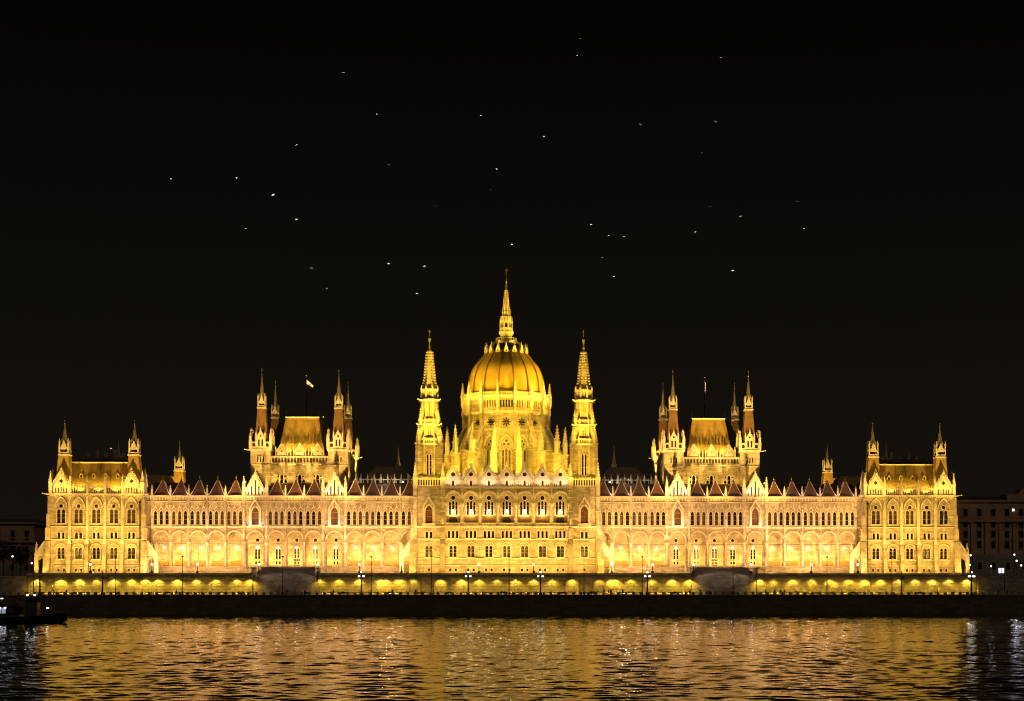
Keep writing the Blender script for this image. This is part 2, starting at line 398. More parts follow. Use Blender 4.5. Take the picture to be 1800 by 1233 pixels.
def flood_mesh():
    b = MB(); b.box(-.3, .3, -.15, .15, .25, .65, IRON); b.box(-.05, .05, -.05, .05, 0, .25, IRON); b.box(-.25, .25, .151, .16, .3, .6, LENS)
    return b.mesh('floodlight')
FLOOD = flood_mesh()
def flood(part, x, y, z, target, power, col, size, blend=.6):
    """a fixture standing on the part at world x, y, z and its beam"""
    p = wpos(part); t = Vector(target); d = t - Vector((x, y, z))
    obj('floodlight', FLOOD, part, Vector((x, y, z)) - p, math.atan2(d.y, d.x) - math.pi / 2)
    f = d.normalized() * .6
    light('SPOT', part, (x + f.x, y + f.y, z + .5 + f.z * .6), power, col, target, size, blend, .15)

# ================================================================== the setting
ZQ, ZT = 5.0, 10.6           # quay level, terrace level (water is z = 0)
YQ, YW = -26.0, -12.0        # quay edge, retaining wall face

def build_river():
    rows = 760; cols = 820
    d = np.concatenate([[6.0, 40.0, 75.0], np.geomspace(95, 480 + YQ + 3, rows)]); y = CAM.y + d
    t = np.linspace(-1, 1, cols)
    hw = .36 * d + 22
    X = hw[:, None] * t[None, :] + CAM.x + .035 * d[:, None]; Y = np.repeat(y[:, None], cols, 1)
    rng = np.random.default_rng(5); Z = np.zeros_like(X)
    fade = np.clip((d - 80) / 30, 0, 1)[:, None]
    for lo, hi, n, sl in ((.7, 1.5, 24, .03), (1.5, 2.9, 50, .066), (2.9, 5.5, 30, .029), (5.5, 22, 14, .013)):
        lam = np.exp(rng.uniform(np.log(lo), np.log(hi), n)); th = rng.normal(R(82), R(40), n); ph = rng.uniform(0, 2 * np.pi, n)
        for L, a, p in zip(lam, th, ph):
            k = 2 * np.pi / L; amp = sl * math.sqrt(2 / n) / k
            q = k * (math.cos(a) * X + math.sin(a) * Y) + p
            Z += amp * (np.sin(q) + .25 * np.sin(2 * q + .6))
    patch = .55 + .45 * (np.sin(X * .021 + Y * .037 + 1.2) * np.sin(X * -.013 + Y * .058) + np.sin(X * .045 - Y * .026 + 4) * .5)
    Z *= np.clip(patch, .72, 1.2) * fade
    nr = len(d); V = np.stack([X, Y, Z], -1).reshape(-1, 3)
    i = np.arange(nr - 1)[:, None] * cols + np.arange(cols - 1)[None, :]
    F = np.stack([i, i + 1, i + cols + 1, i + cols], -1).reshape(-1)
    me = bpy.data.meshes.new('river'); me.vertices.add(len(V)); me.vertices.foreach_set('co', V.ravel())
    me.loops.add(len(F)); me.loops.foreach_set('vertex_index', F.astype(np.int32))
    np_ = len(F) // 4; me.polygons.add(np_); me.polygons.foreach_set('loop_start', np.arange(np_, dtype=np.int32) * 4)
    me.polygons.foreach_set('use_smooth', np.ones(np_, bool))
    me.update(calc_edges=True)
    m = bpy.data.materials.new('river_water'); m.use_nodes = True; n = m.node_tree.nodes; l = m.node_tree.links; b = n['Principled BSDF']
    b.inputs['Base Color'].default_value = (.010, .011, .009, 1); b.inputs['Roughness'].default_value = .02; b.inputs['IOR'].default_value = 1.36
    g = n.new('ShaderNodeNewGeometry'); mp = n.new('ShaderNodeMapping'); mp.inputs['Scale'].default_value = (.8, 1.4, 1)
    nz = n.new('ShaderNodeTexNoise'); nz.inputs['Scale'].default_value = 2.2; nz.inputs['Detail'].default_value = 4
    bp = n.new('ShaderNodeBump'); bp.inputs['Strength'].default_value = .12; bp.inputs['Distance'].default_value = .1
    l.new(g.outputs['Position'], mp.inputs[0]); l.new(mp.outputs[0], nz.inputs['Vector']); l.new(nz.outputs['Fac'], bp.inputs['Height']); l.new(bp.outputs[0], b.inputs['Normal'])
    me.materials.append(m)
    tag(obj('river', me), kind='structure')
    b2 = MB(); b2.box(-1500, 1500, -900, YQ + 2, -6, -1.2, QUAYW); tag(obj('river_bed', b2.mesh('river_bed')), kind='structure')
build_river()

b = MB(); b.box(-700, 700, YQ, YW + 3, -5, ZQ, QUAYW); b.box(-700, 700, YQ - .25, YQ + .55, ZQ + .004, ZQ + .22, PAVE)
b.box(-700, 700, YQ + .56, YW + .5, ZQ - .2, ZQ + .006, PAVE)
tag(obj('quay', b.mesh('quay')), kind='structure')
b = MB(); b.box(-1800, 1800, YW + 2.7, 3000, -4, ZT - .06, GROUND); tag(obj('ground', b.mesh('ground')), kind='structure')
b = MB(); b.box(-136, 136, YW + 2.62, 6, ZT - 1, ZT, PAVE); tag(obj('terrace', b.mesh('terrace')), kind='structure')

# ================================================================== the parliament
PARL = empty('parliament_building', (0, 0, ZT))
tag(PARL, 'long symmetrical Gothic palace with ribbed dome and spires, floodlit gold above the river', 'palace')
def part(name, me, loc, label=None):
    o = obj(name, me, PARL, Vector(loc) - Vector((0, 0, ZT)))
    if label: o['label'] = label
    return o

# ---------------------------------------------------------------- end pavilions
PX = 117.05; BAY = 4.97
def buttress_mesh():
    b = MB()
    b.prism_yz([(.0, 10.2), (-2.3, 10.2), (-1.9, 13.4), (-1.5, 17.4), (-.55, 20.4), (.0, 20.9)], -.52, .52, STONE)
    b.prism_yz([(.0, 20.7), (-.5, 20.7), (-.5, 26.4), (-.36, 27.0), (-.36, 33.2), (.0, 33.2)], -.36, .36, TRIM)
    b.prism([(-.62, 19.6), (.62, 19.6), (0, 21.9)], -.95, -.3, TRIM)
    b.cbox(0, -.5, 30.4, 31.6, .28, .3, TRIM); b.rev([(.28, 31.6), (.04, 32.8)], TRIM, 4, 0, -.5, R(45))
    return b.mesh('buttress')
def corner_buttress_mesh():
    b = MB()
    b.box(-1.15, .35, -.5, 1.2, 20.7, 24.2, STONE); b.box(-.8, .35, -.45, 1.1, 24.2, 28.2, STONE); b.box(-.45, .35, -.4, 1.0, 28.2, 33.25, STONE)
    b.prism_yz([(.6, 10.2), (-2.3, 10.2), (-1.9, 13.4), (-1.5, 17.4), (-.55, 20.4), (.6, 20.9)], -1.4, .35, STONE)
    b.prism([(-1.4, 10.2), (-1.4, 15.6), (-1.9, 16.6), (-4.2, 16.9), (-4.2, 10.2), (-3.3, 10.2), (-3.3, 14.2), (-3.0, 15.0), (-2.4, 15.5), (-1.8, 15.2), (-1.5, 14.4), (-1.45, 10.2)][::-1], -.1, .9, STONE)
    b.prism([(-1.4, 16.2), (-4.2, 16.2), (-4.2, 16.9), (-1.15, 20.9), (-1.0, 20.6)], -.22, 1.02, TRIM)
    b.cbox(-3.75, .4, 10.2, 17.0, .55, .6, TRIM)
    return b.mesh('flying_buttress')
BUTT = buttress_mesh(); CBUTT = corner_buttress_mesh()
def mirror_x(me):
    m = me.copy(); m.transform(Matrix.Scale(-1, 4, (1, 0, 0))); m.flip_normals(); return m
CBUTT_R = mirror_x(CBUTT)
def turret_roof_mesh(z0, r0, z1, r1, m=TILE):
    b = MB(); b.rev([(r0, z0), (r0 * .86 + r1 * .14, z0 + (z1 - z0) * .12), (r0 * .36 + r1 * .64, z0 + (z1 - z0) * .55), (r1, z1)], m, 4, rot=R(45))
    for sx, sy in ((1, 1), (1, -1), (-1, 1), (-1, -1)):
        b.tube((sx * r0 * .99, sy * r0 * .99, z0), (sx * (r0 * .36 + r1 * .64), sy * (r0 * .36 + r1 * .64), z0 + (z1 - z0) * .55), .09, RIBM, 4)
        b.tube((sx * (r0 * .36 + r1 * .64), sy * (r0 * .36 + r1 * .64), z0 + (z1 - z0) * .55), (sx * r1, sy * r1, z1), .09, RIBM, 4)
    return b.mesh('turret_roof')
def belvedere_mesh(r, h):
    b = MB()
    b.cbox(0, 0, -.25, 0.15, r + .22, r + .22, TRIM)
    for sx, sy in ((1, 1), (1, -1), (-1, 1), (-1, -1)):
        b.cbox(sx * r * .88, sy * r * .88, .15, h * 1.05, r * .13, r * .13, TRIM)
        b.rev([(r * .17, h * 1.05), (.02, h * 1.05 + r)], TRIM, 4, sx * r * .88, sy * r * .88, R(45))
    for k in range(4):
        b.T = Matrix.Rotation(k * math.pi / 2, 4, 'Z')
        b.box(-r * .8, r * .8, -r * .93, -r * .83, .15, h * .24, TRIM)
        b.panel([(-r * .78, h * .45), (r * .78, h * .45), (0, h * 1.2)], [], -r * .8, .1, TRIM)
        b.prism([(-r * .8, h * .5), (r * .8, h * .5), (0, h * 1.28), ], -r * .9, -r * .78, TRIM)
    b.T = None
    b.cbox(0, 0, .15, h * .9, r * .5, r * .5, SOOT)
    return b.mesh('belvedere')
def spire_mesh(r, h, m=GILT, fin=1.2):
    b = MB(); b.rev([(r, 0), (r * .93, h * .04), (r * .07, h)], m, 8)
    for k in range(4):
        b.T = Matrix.Rotation(k * math.pi / 2, 4, 'Z'); b.prism([(-r * .5, 0), (r * .5, 0), (0, h * .2)], -r * 1.08, -r * .5, TRIM)
    b.T = None
    b.ball((0, 0, h), r * .18 + .05, GILT, 6, 4); b.cbox(0, 0, h, h + fin, .05, .05, GILT); b.cbox(0, 0, h + fin * .6, h + fin * .7, .2, .05, GILT)
    return b.mesh('spire')
PTR = turret_roof_mesh(35.0, 2.5, 45.2, 1.42); PTB = belvedere_mesh(1.42, 3.3); PTS = spire_mesh(.82, 5.4)
gslits = [lancet(d, .34, .35, 1.75 + (.15 if d == 0 else 0), True, 4) for d in (-1.5, -.75, 0, .75, 1.5)]
PGAB = gable_mesh(4.7, 2.2, 6.2, 1.3, gslits + [circ(0, 3.55, .62, 24, 4, .35)], 'pav')

def pavilion(sx):
    side = 'left' if sx < 0 else 'right'
    rng = random.Random(3 + sx); put = []; holes = []; dep = []
    for i in range(-2, 3):
        x = i * BAY
        items = [(W_small, x - .78, 11.7), (W_small, x + .78, 11.7), (rng.choice([W_twin, W_twin, W_twinb]), x, 15.35), (W_pair, x, 21.02), (rng.choice([W_top, W_topb, W_topb]), x, 25.5)]
        for W, xx, z in items:
            put.append((W, xx, z)); h = shift(W.holes, xx, z); holes += h; dep += [W.depth] * len(h)
    b = MB(); b.panel(rect(-13.2, 13.2, 10.2, 33.4), holes, 0, dep, STONE)
    b.box(-13.2, -12.7, .001, 76, 10.2, 33.4, STONE); b.box(12.7, 13.2, .001, 76, 10.2, 33.4, STONE); b.box(-12.7, 12.7, 75.4, 75.9, 10.2, 33.4, STONE)
    P = part('end_pavilion', b.mesh('end_pavilion'), (sx * PX, 0, 0), f'{side} end pavilion of five bays with two corner spires')
    for W, x, z in put: W.put(P, (x, 0, z))
    for k in range(-2, 4):
        if k in (-2, 3): continue
        obj('buttress', BUTT, P, ((k - .5) * BAY, 0, 0)); obj('pinnacle', pinnacle(.62, 2.6, 2.5), P, ((k - .5) * BAY, -.1, 33.95))
    obj('flying_buttress', CBUTT, P, (-13.2, 0, 0)); obj('flying_buttress', CBUTT_R, P, (13.2, 0, 0))
    for q in (-1, 1): obj('pinnacle', pinnacle(.8, .9, 2.2), P, (q * 16.95, .4, 17.0))
    obj('cornice', corbel_table(26.4, .7), P, (0, 0, 33.3)); obj('cornice', corbel_table(60, .7), P, (13.2, 30, 33.3), R(90)); obj('cornice', corbel_table(60, .7), P, (-13.2, 30, 33.3), R(-90))
    for z, pr in ((24.45, .2), (20.75, .24)):
        obj('string_course', strip(26.4, .26, pr), P, (0, 0, z))
    for i in range(-2, 3):
        obj('string_course', strip(3.9, .22, .2), P, (i * BAY, 0, 14.9)); obj('string_course', strip(3.9, .16, .12), P, (i * BAY, 0, 13.4))
        if abs(i) < 2: obj('balustrade', balustrade(4.3, 2.25, 7), P, (i * BAY, 0, 34.0))
        else: obj('gable', PGAB, P, (i * BAY, -.05, 34.0))
    for q in (-1, 1):
        obj('gable', PGAB, P, (q * 13.25, 2.9, 34.0), q * R(90)); obj('gargoyle', GARG, P, (q * 13.4, -.1, 33.7), q * R(70))
        obj('pinnacle', pinnacle(.9, 3.4, 3.2), P, (q * 13.0, .35, 33.95)); obj('pinnacle', pinnacle(.7, 2.6, 3.0), P, (q * 7.42, .1, 34.0))
        for y in (4.2, 71.5):
            obj('turret_roof', PTR, P, (q * 9.94, y, 0)); obj('belvedere', PTB, P, (q * 9.94, y, 45.3)); obj('spire', PTS, P, (q * 9.94, y, 48.9))
    b = MB()
    for ya, yb in ((1.6, 24), (53, 75)):
        b.loft([[(-12.9, ya, 34.2), (12.9, ya, 34.2), (12.9, yb, 34.2), (-12.9, yb, 34.2)], [(-11.2, ya + 1.7, 37.6), (11.2, ya + 1.7, 37.6), (11.2, yb - 1.7, 37.6), (-11.2, yb - 1.7, 37.6)], [(-8.5, ya + 4.6, 43.2), (8.5, ya + 4.6, 43.2), (8.5, yb - 4.6, 43.2), (-8.5, yb - 4.6, 43.2)]], TILE)
    b.box(-13.1, 13.1, .45, 75.3, 33.45, 34.1, SLATE)
    for x in range(-6, 7, 2): b.tube((x * 1.75, 2.0, 35), (x * 1.36, 6.15, 43.1), .10, RIBM, 4)
    rf = obj('mansard_roof', b.mesh('mansard_roof'), P)
    b = MB(); b.box(-8.7, 8.7, 5.95, 6.35, 43.1, 43.45, TRIM); b.box(-8.6, 8.6, 6.6, 6.8, 43.3, 44.1, IRON)
    for i in range(30): b.cbox(-8.5 + i * 17 / 29, 6.7, 44.1, 44.45, .05, .05, IRON)
    obj('ridge_cresting', b.mesh('ridge_cresting'), P)
    b = MB(); b.tube((0, 0, 10.6), (0, 0, 31.5), .13, IRON, 6); b.cbox(0, 0, 31.2, 31.8, .25, .2, IRON); obj('downpipe', b.mesh('downpipe'), P, (-sx * 12.45, -.75, 0))
    b = MB(); b.box(-6.5, 6.5, 9, 9.4, 43.2, 45.0, METAL)
    for i in range(5): b.cbox(-5 + i * 2.5, 12, 43.2, 46.4 + (i % 2), .5, .4, SOOT)
    obj('chimney_row', b.mesh('chimney_row'), P)
    for x in (-5.2, -1.7, 1.7, 5.2): obj('dormer', DORM, P, (x, 4.0, 38.6))
    # lamps: eave floods washing the mansard
    for x in (-5, 0, 5): flood(P, sx * PX + x, .9, 34.15, (sx * PX + x, 4.6, 40), 2800, AMBER, 130)
    for x in (-9.94, 9.94):
        flood(P, sx * PX + x + 2.7, -1.0 + 2.2, 34.15, (sx * PX + x, 4.2, 41), 2200, YEL, 90)
    return P
b = MB(); b.prism([(-.5, 0), (.5, 0), (.5, .8), (0, 1.5), (-.5, .8)], -.3, 1.6, TILE); b.prism([(-.3, .15), (.3, .15), (.3, .7), (0, 1.1), (-.3, .7)], -.34, -.29, GLASS); DORM = b.mesh('dormer')
b = MB(); b.tube((0, 0, 0), (0, -1.7, .25), .2, TRIM, 6, .13); b.ball((0, -1.75, .3), .2, TRIM, 6, 4); b.cbox(0, -.5, .15, .4, .3, .06, TRIM); GARG = b.mesh('gargoyle')
PAVS = [pavilion(-1), pavilion(1)]

# ---------------------------------------------------------------- wings
YF = 5.0
HX = 61.3
def wing_bays(sx):
    outer = [78.6 + 5.27 * k for k in range(5)]; inner = [44.1 - 5.27 * k for k in range(4)]; trio = [HX - 5.4, HX, HX + 5.4]; gb = [HX - 11.4, HX + 11.4]
    L = [(x, 'blank', 5.27) for x in outer + inner] + [(x, 'trio', 5.4) for x in trio] + [(x, 'gable', 6.3) for x in gb]
    return [(sx * x, k, wd) for x, k, wd in sorted(L)]
def pyramid_mesh():
    b = MB(); b.rev([(2.42, 0), (2.36, .12), (1.75, 1.15), (1.05, 2.7), (.28, 4.5), (.07, 5.0)], METAL, 4, rot=R(45))
    for sx, sy in ((1, 1), (1, -1), (-1, 1), (-1, -1)):
        pr = [(2.36, .12), (1.75, 1.15), (1.05, 2.7), (.28, 4.5)]
        for (r0, z0), (r1, z1) in zip(pr, pr[1:]): b.tube((sx * r0, sy * r0, z0), (sx * r1, sy * r1, z1), .1, EDGE_HIGHLIGHT, 4)
    b.tube((0, 0, 4.9), (0, 0, 6.1), .07, GILT, 5, .03); b.ball((0, 0, 5.3), .16, GILT, 6, 4)
    return b.mesh('pyramid_roof')
PYR = pyramid_mesh()
b = MB()
b.prism([(-.72, 0), (-.5, 0), (0, .85), (.5, 0), (.72, 0), (.16, 1.1), (.08, 1.5), (-.08, 1.5), (-.16, 1.1)], -.38, -.02, TRIM); b.cbox(0, -.2, 1.5, 2.0, .07, .07, TRIM); b.cbox(0, -.2, 1.72, 1.86, .2, .12, TRIM)
HOODG = b.mesh('window_hood')
b = MB(); b.prism([(-1.75, -.6), (-1.3, -.6), (0, 1.5), (1.3, -.6), (1.75, -.6), (0, 2.3)], -1.05, .0, TRIM)
b.prism_yz([(-1.0, -.55), (-.02, -.55), (-.02, 2.1), (-1.0, 2.1)], -.06, .06, SOOT)
b.cbox(0, -.9, 2.2, 3.0, .09, .09, TRIM); CANOPY = b.mesh('window_canopy')
b = MB(); b.box(-1.7, -1.25, -.55, -.0, -5.4, -.5, TRIM); b.box(1.25, 1.7, -.55, -.0, -5.4, -.5, TRIM); b.box(-1.9, 1.9, -.8, 0, -6.0, -5.4, TRIM); ORIEL = b.mesh('oriel_surround')
WGAB = gable_mesh(5.6, .7, 6.3, 1.2, [lancet(d, .42, .3, h, True, 4) for d, h in ((-2.0, 1.35), (-1.05, 2.9), (0, 4.7), (1.05, 2.9), (2.0, 1.35))], 'wing')
def pier_mesh(big):
    b = MB(); k = 1.45 if big else 1
    b.box(-.34 * k, .34 * k, -.35, .0, 24.9, 33.2, STONE); b.rev([(.3 * k, 13.3), (.3 * k, 13.9), (.22 * k, 14.1), (.22 * k, 19.5), (.4 * k, 20.0), (.4 * k, 20.3)], TRIM, 8, 0, -.42)
    b.box(-.3 * k, .3 * k, -.5, .0, 20.3, 24.8, STONE)
    b.rev([(.12, 24.0), (.42 * k, 25.0), (.42 * k, 25.3)], TRIM, 6, 0, -.5); b.rev([(.24, 25.3), (.28, 26.2), (.2, 26.9), (.12, 27.2), (.02, 27.4)], TRIM, 6, 0, -.5)
    b.cbox(0, -.5, 27.9, 28.2, .4, .38, TRIM); b.rev([(.36, 28.2), (.04, 30.2)], TRIM, 4, 0, -.5, R(45))
    if big:
        b.box(-.6, .6, -.5, .0, 10.3, 20, STONE); b.rev([(.15, 21.0), (.55, 22.2), (.55, 22.5)], TRIM, 6, 0, -.6)
        b.rev([(.3, 22.5), (.32, 23.4), (.1, 24.2)], TRIM, 6, 0, -.6)
    return b.mesh('pier')
PIER = pier_mesh(False); BPIER = pier_mesh(True)
b = MB(); b.cbox(0, -.25, -.35, .1, .16, .16, PINKLENS); b.cbox(0, -.25, .1, .2, .22, .22, IRON); b.box(-.05, .05, -.25, .05, .2, .27, IRON); ARCL = b.mesh('arcade_lantern')
def wing(sx):
    side = 'left' if sx < 0 else 'right'
    rng = random.Random(11 + sx); bays = wing_bays(sx)
    x0, x1 = sorted((sx * 25.6, sx * 103.9)); holes = []; dep = []; bh = []; bd = []; put = []; bput = []
    for x, k, wd in bays:
        hw = wd / 2 - .52 if k != 'gable' else 2.15
        holes.append([(x - hw, 13.5), ] + archpts(x, 2 * hw, 21.15, False, 14) + [(x + hw, 13.5)]); dep.append(.9)
        if k == 'gable':
            put.append((W_arch, x, 25.35)); h = shift(W_arch.holes, x, 25.35); holes += h; dep += [.7] * len(h)
        else:
            for q in (-1.67, 0, 1.67):
                W = rng.choice([W_lan, W_lanb]); put.append((W, x + q, 25.35)); h = shift(W.holes, x + q, 25.35); holes += h; dep += [W.depth] * len(h)
        if k != 'blank':
            bput.append((W_rose, x, 21.0)); bput.append((W_lann, x, 15.4 if not (k == 'trio' and abs(abs(x) - HX) < .1) else 15.6)); bput.append((W_sq, x, 13.9))
    for W, x, z in bput: bh += shift(W.holes, x, z); bd += [W.depth] * len(W.holes)
    b = MB(); b.panel(rect(x0, x1, 10.2, 33.2), holes, 0, dep, STONE)
    b.panel(rect(x0, x1, 13.0, 24.6), bh, 4.6, bd, STONE)                       # arcade back wall
    b.box(x0, x1, .92, 4.58, 13.0, 13.42, PAVE); b.box(x0, x1, .92, 4.58, 23.6, 24.2, STONE)
    b.box(x0, x1, 40, 41, 10.2, 33.2, STONE); b.box(x0, x1, 4.7, 39.9, 32.6, 33.5, SLATE)
    P = part('wing', b.mesh('wing'), (0, YF, 0), f'{side} wing with open arcade below three-light windows and pyramid roofs')
    strip_light(P, ((x0 + x1) / 2, YF + 1.15, 13.75), x1 - x0 - 2, 76 * 78, (1, .52, .095), (0, 1, .95), 170, .2)
    for W, x, z in put:
        W.put(P, (x, 0, z))
        if W is W_arch: obj('window_canopy', CANOPY, P, (x, 0, 30.6)); obj('oriel_surround', ORIEL, P, (x, 0, 30.6))
        else: obj('window_hood', HOODG, P, (x, 0, 29.55))
    for W, x, z in bput: W.put(P, (x, 4.6, z))
    edges = sorted({round(x + q * wd / 2, 2) for x, k, wd in bays if k != 'gable' for q in (-1, 1)})
    gx = [x for x, k, wd in bays if k == 'gable']; last = None
    for ex in edges:
        if last is not None and ex - last < 1: continue
        last = ex
        big = any(abs(abs(ex - g) - 3.1) < .8 for g in gx)
        obj('pier', BPIER if big else PIER, P, (ex, 0, 0)); obj('pinnacle', pinnacle(.85, 2.6, 3.2) if big else pinnacle(.5, 1.1, 2.0), P, (ex, -.1, 33.72))
    obj('cornice', corbel_table(x1 - x0, 1.15, .84, .5), P, ((x0 + x1) / 2, 0, 32.6))
    obj('string_course', strip(x1 - x0, .5, .4), P, ((x0 + x1) / 2, 0, 24.45)); obj('string_course', strip(x1 - x0, .2, .15), P, ((x0 + x1) / 2, 0, 31.9))
    b = MB()
    for xa, xb in ((x0, HX * sx - 14.6), (HX * sx + 14.6, x1)) if True else ():
        if xb > xa: b.prism_yz([(.0, 10.2), (-1.0, 10.2), (-1.0, 11.6), (-.62, 11.8), (-.62, 13.0), (-.8, 13.1), (-.8, 13.4), (.0, 13.4)], xa, xb, STONE)
    obj('plinth', b.mesh('plinth'), P)
    b = MB(); b.loft([[(x0, 5.2, 33.5), (x1, 5.2, 33.5), (x1, 39, 33.5), (x0, 39, 33.5)], [(x0, 11.5, 37.9), (x1, 11.5, 37.9), (x1, 33, 37.9), (x0, 33, 37.9)]], SLATE)
    b.box(x0, x1, 11.3, 11.5, 37.85, 38.15, METAL)
    obj('main_roof', b.mesh('main_roof'), P)
    for i, (x, k, wd) in enumerate(bays):
        hw = wd / 2 - .52 if k != 'gable' else 2.15
        b = cached(('arch', round(hw, 2)), lambda: archivolt_mesh(hw)); obj('archivolt', b, P, (x, 0, 21.15))
        if k == 'gable':
            obj('gable', WGAB, P, (x, -.05, 33.75))
            b = cached('groof', lambda: gable_roof_mesh()); obj('gable_roof', b, P, (x, .5, 33.7))
            for q in (-2.2, 2.2): light('SPOT', P, (x + q, YF - 1.4, 33.8), 480, PINK, (x + q * .3, YF - .1, 38), 120, .8, .1)
            for q in (-1.5, 1.5): light('POINT', P, (x + q, YF - 1.2, 25.8), 45, (1, .80, .7), radius=.3)
        else:
            obj('pyramid_roof', PYR, P, (x, 2.75, 33.75))
            for q in (1,): light('POINT', P, (x + q * 2.55, YF + .25, 34.6), 170, (1, .74, .56), radius=.35)
        obj('arcade_lantern', ARCL, P, (x, 4.45, 19.0))
        light('POINT', P, (x, YF + 3.9, 18.75), 40, (1, .72, .4), radius=.35)
        if k == 'blank':
            obj('bench_wall', DADOM, P, (x, 4.3, 13.43))
        elif k == 'trio' and abs(abs(x) - HX) < .1: obj('door', DOORM, P, (x, 4.5, 13.43))
    return P
def archivolt_mesh(hw):
    b = MB(); b.arc(0, 2 * hw, .26, 0, -.28, 0, TRIM, False, 14); b.arc(0, 2 * hw + .6, .14, .05, -.42, 0, TRIM, False, 14); b.arc(0, 2 * hw + .9, .14, .05, -.04, 0, SHADOWLINE, False, 14)
    b.box(-hw - .25, hw + .25, .3, .42, -1.42, -1.3, IRON)
    return b.mesh('archivolt')
def gable_roof_mesh():
    b = MB(); b.prism([(-2.7, .2), (2.7, .2), (2.7, .7), (0, 6.1), (-2.7, .7)], 0.02, 9, SLATE); return b.mesh('gable_roof')
b = MB(); b.box(-2.1, 2.1, 0, .27, 0, 1.55, DADO); b.box(-2.15, 2.15, -.1, .28, 1.55, 1.68, STONE); b.box(-2.1, 2.1, -.6, 0, .35, .5, DADO)
for q in (-1.5, 0, 1.5): b.box(q - .1, q + .1, -.55, 0, 0, .35, DADO)
DADOM = b.mesh('bench_wall')
b = MB(); b.box(-.95, -.05, -.0, .07, 0, 2.1, DOOR); b.box(.05, .95, -.0, .07, 0, 2.1, DOOR); b.box(-1.15, 1.15, -.1, .06, 2.1, 2.3, TRIM); b.box(-1.2, -.97, -.1, .06, 0, 2.1, TRIM); b.box(.97, 1.2, -.1, .06, 0, 2.1, TRIM)
DOORM = b.mesh('door')
WINGS = [wing(-1), wing(1)]

# ---------------------------------------------------------------- central block
b = MB(); b.arc(0, 3.9, .3, 0, -.3, 0, TRIM, False, 16); b.arc(0, 4.6, .16, .03, -.46, 0, TRIM, False, 16); b.arc(0, 4.93, .1, .03, -.04, 0, SHADOWLINE, False, 16); CARCH = b.mesh('archivolt')
b = MB(); b.rev([(.5, 0), (.5, .3), (.34, .5), (.34, 4.7), (.55, 5.1), (.55, 5.5)], TRIM, 8, 0, -.1); b.box(-.55, .55, -.5, 0, 5.5, 5.8, TRIM); CCOL = b.mesh('column')
CGAB = gable_mesh(4.75, 2.1, 5.9, 1.5, [lancet(0, .6, .25, 1.8, True, 6), circ(0, 3.55, .6)] + [lancet(d, .22, .3, .85, True, 4) for d in (-1.7, -1.1, 1.1, 1.7)], 'cen')
b = MB(); b.tube((0, 0, .5), (0, 0, 2.6), .04, IRON, 5); b.ball((0, 0, 0), .42, GLOBE, 10, 8); b.cbox(0, 0, .38, .5, .2, .2, IRON); HANGL = b.mesh('hanging_globe')
def central():
    holes = []; dep = []; put = []
    xs = [i * 5.15 for i in range(-3, 4)]
    rng = random.Random(4)
    for x in xs:
        holes.append([(x - 1.95, 25.8)] + archpts(x, 3.9, 32.65, False, 16) + [(x + 1.95, 25.8)]); dep.append(1.7)
        for W, xx, z in ((W_triple, x, 21.4), (rng.choice([W_twin, W_twinb, W_twinb]), x, 15.95), (W_small, x - .78, 11.8), (W_small, x + .78, 11.8)):
            put.append((W, xx, z)); h = shift(W.holes, xx, z); holes += h; dep += [W.depth] * len(h)
    b = MB(); b.panel(rect(-18.5, 18.5, 10.2, 36.0), holes, 0, dep, STONE)
    for x in xs:
        b.panel(rect(x - 2.1, x + 2.1, 25.5, 35.0), shift(tri_holes, x, 28.1), 1.71, .35, STONE)
        b.box(x - 1.95, x + 1.95, 1.35, 1.69, 25.81, 27.75, DADO)
    b.box(-18.5, 18.5, .1, 26, 35.3, 36.0, SLATE); b.box(-18.5, 18.5, 26, 60, 10, 36, STONE)
    P = part('central_block', b.mesh('central_block'), (0, 0, 0), 'central block with seven arched niches under a row of gables')
    for W, x, z in put: W.put(P, (x, 0, z))
    for i, x in enumerate(xs):
        W_tri.put(P, (x, 1.71, 28.1)); obj('archivolt', CARCH, P, (x, 0, 32.65)); obj('gable', CGAB, P, (x, -.05, 36.2))
        obj('hanging_globe', HANGL, P, (x, .3, 29.2)); light('SPOT', P, (x, -.5, 28.4), 420, (1, .66, .2), (x, 1.7, 29.6), 140, .5, .2)
        light('POINT', P, (x, 1.0, 28.6), 160, (1, .70, .22), radius=.4)
        if i % 3 == 0:
            b = MB(); b.prism([(-1.2, 0), (1.2, 0), (1.2, 1.0), (.8, 1.7), (-.8, 1.7), (-1.2, 1.0)], 0, .12, DOOR); obj('balcony_door', b.mesh('balcony_door'), P, (x, 1.2, 25.82))
        for q in (-1.3, 1.3): light('SPOT', P, (x + q, -2.0, 35.9), 330, (1, .70, .46), (x + q * .5, -.1, 39.3), 100, .8, .15)
        obj('balustrade', balustrade(3.9, .9, 9, False, .2), P, (x, -.45, 24.95))
    for i in range(-4, 4):
        x = (i + .5) * 5.15
        obj('column', CCOL, P, (x, -.1, 25.8))
        obj('statue', STATUE, P, (x, -.35, 32.9)); obj('pinnacle', pinnacle(.42, 2.0, 2.4), P, (x, -.1, 36.2))
        if abs(i + .5) < 3: pass
    obj('cornice', corbel_table(37, .55, .6, .4), P, (0, 0, 35.65))
    b = MB(); b.box(-18.5, 18.5, -.75, 0, 24.4, 24.93, TRIM)
    for i in range(50): b.cbox(-18.1 + i * 36.2 / 49, -.35, 23.95, 24.398, .16, .3, TRIM)
    obj('balcony', b.mesh('balcony'), P)
    for z, h, pr in ((20.95, .28, .25), (15.45, .26, .25), (13.4, .2, .16)): obj('string_course', strip(37, h, pr), P, (0, 0, z))
    obj('plinth', cached('cpl', lambda: plinth_mesh(37)), P, (0, 0, 0))
    return P
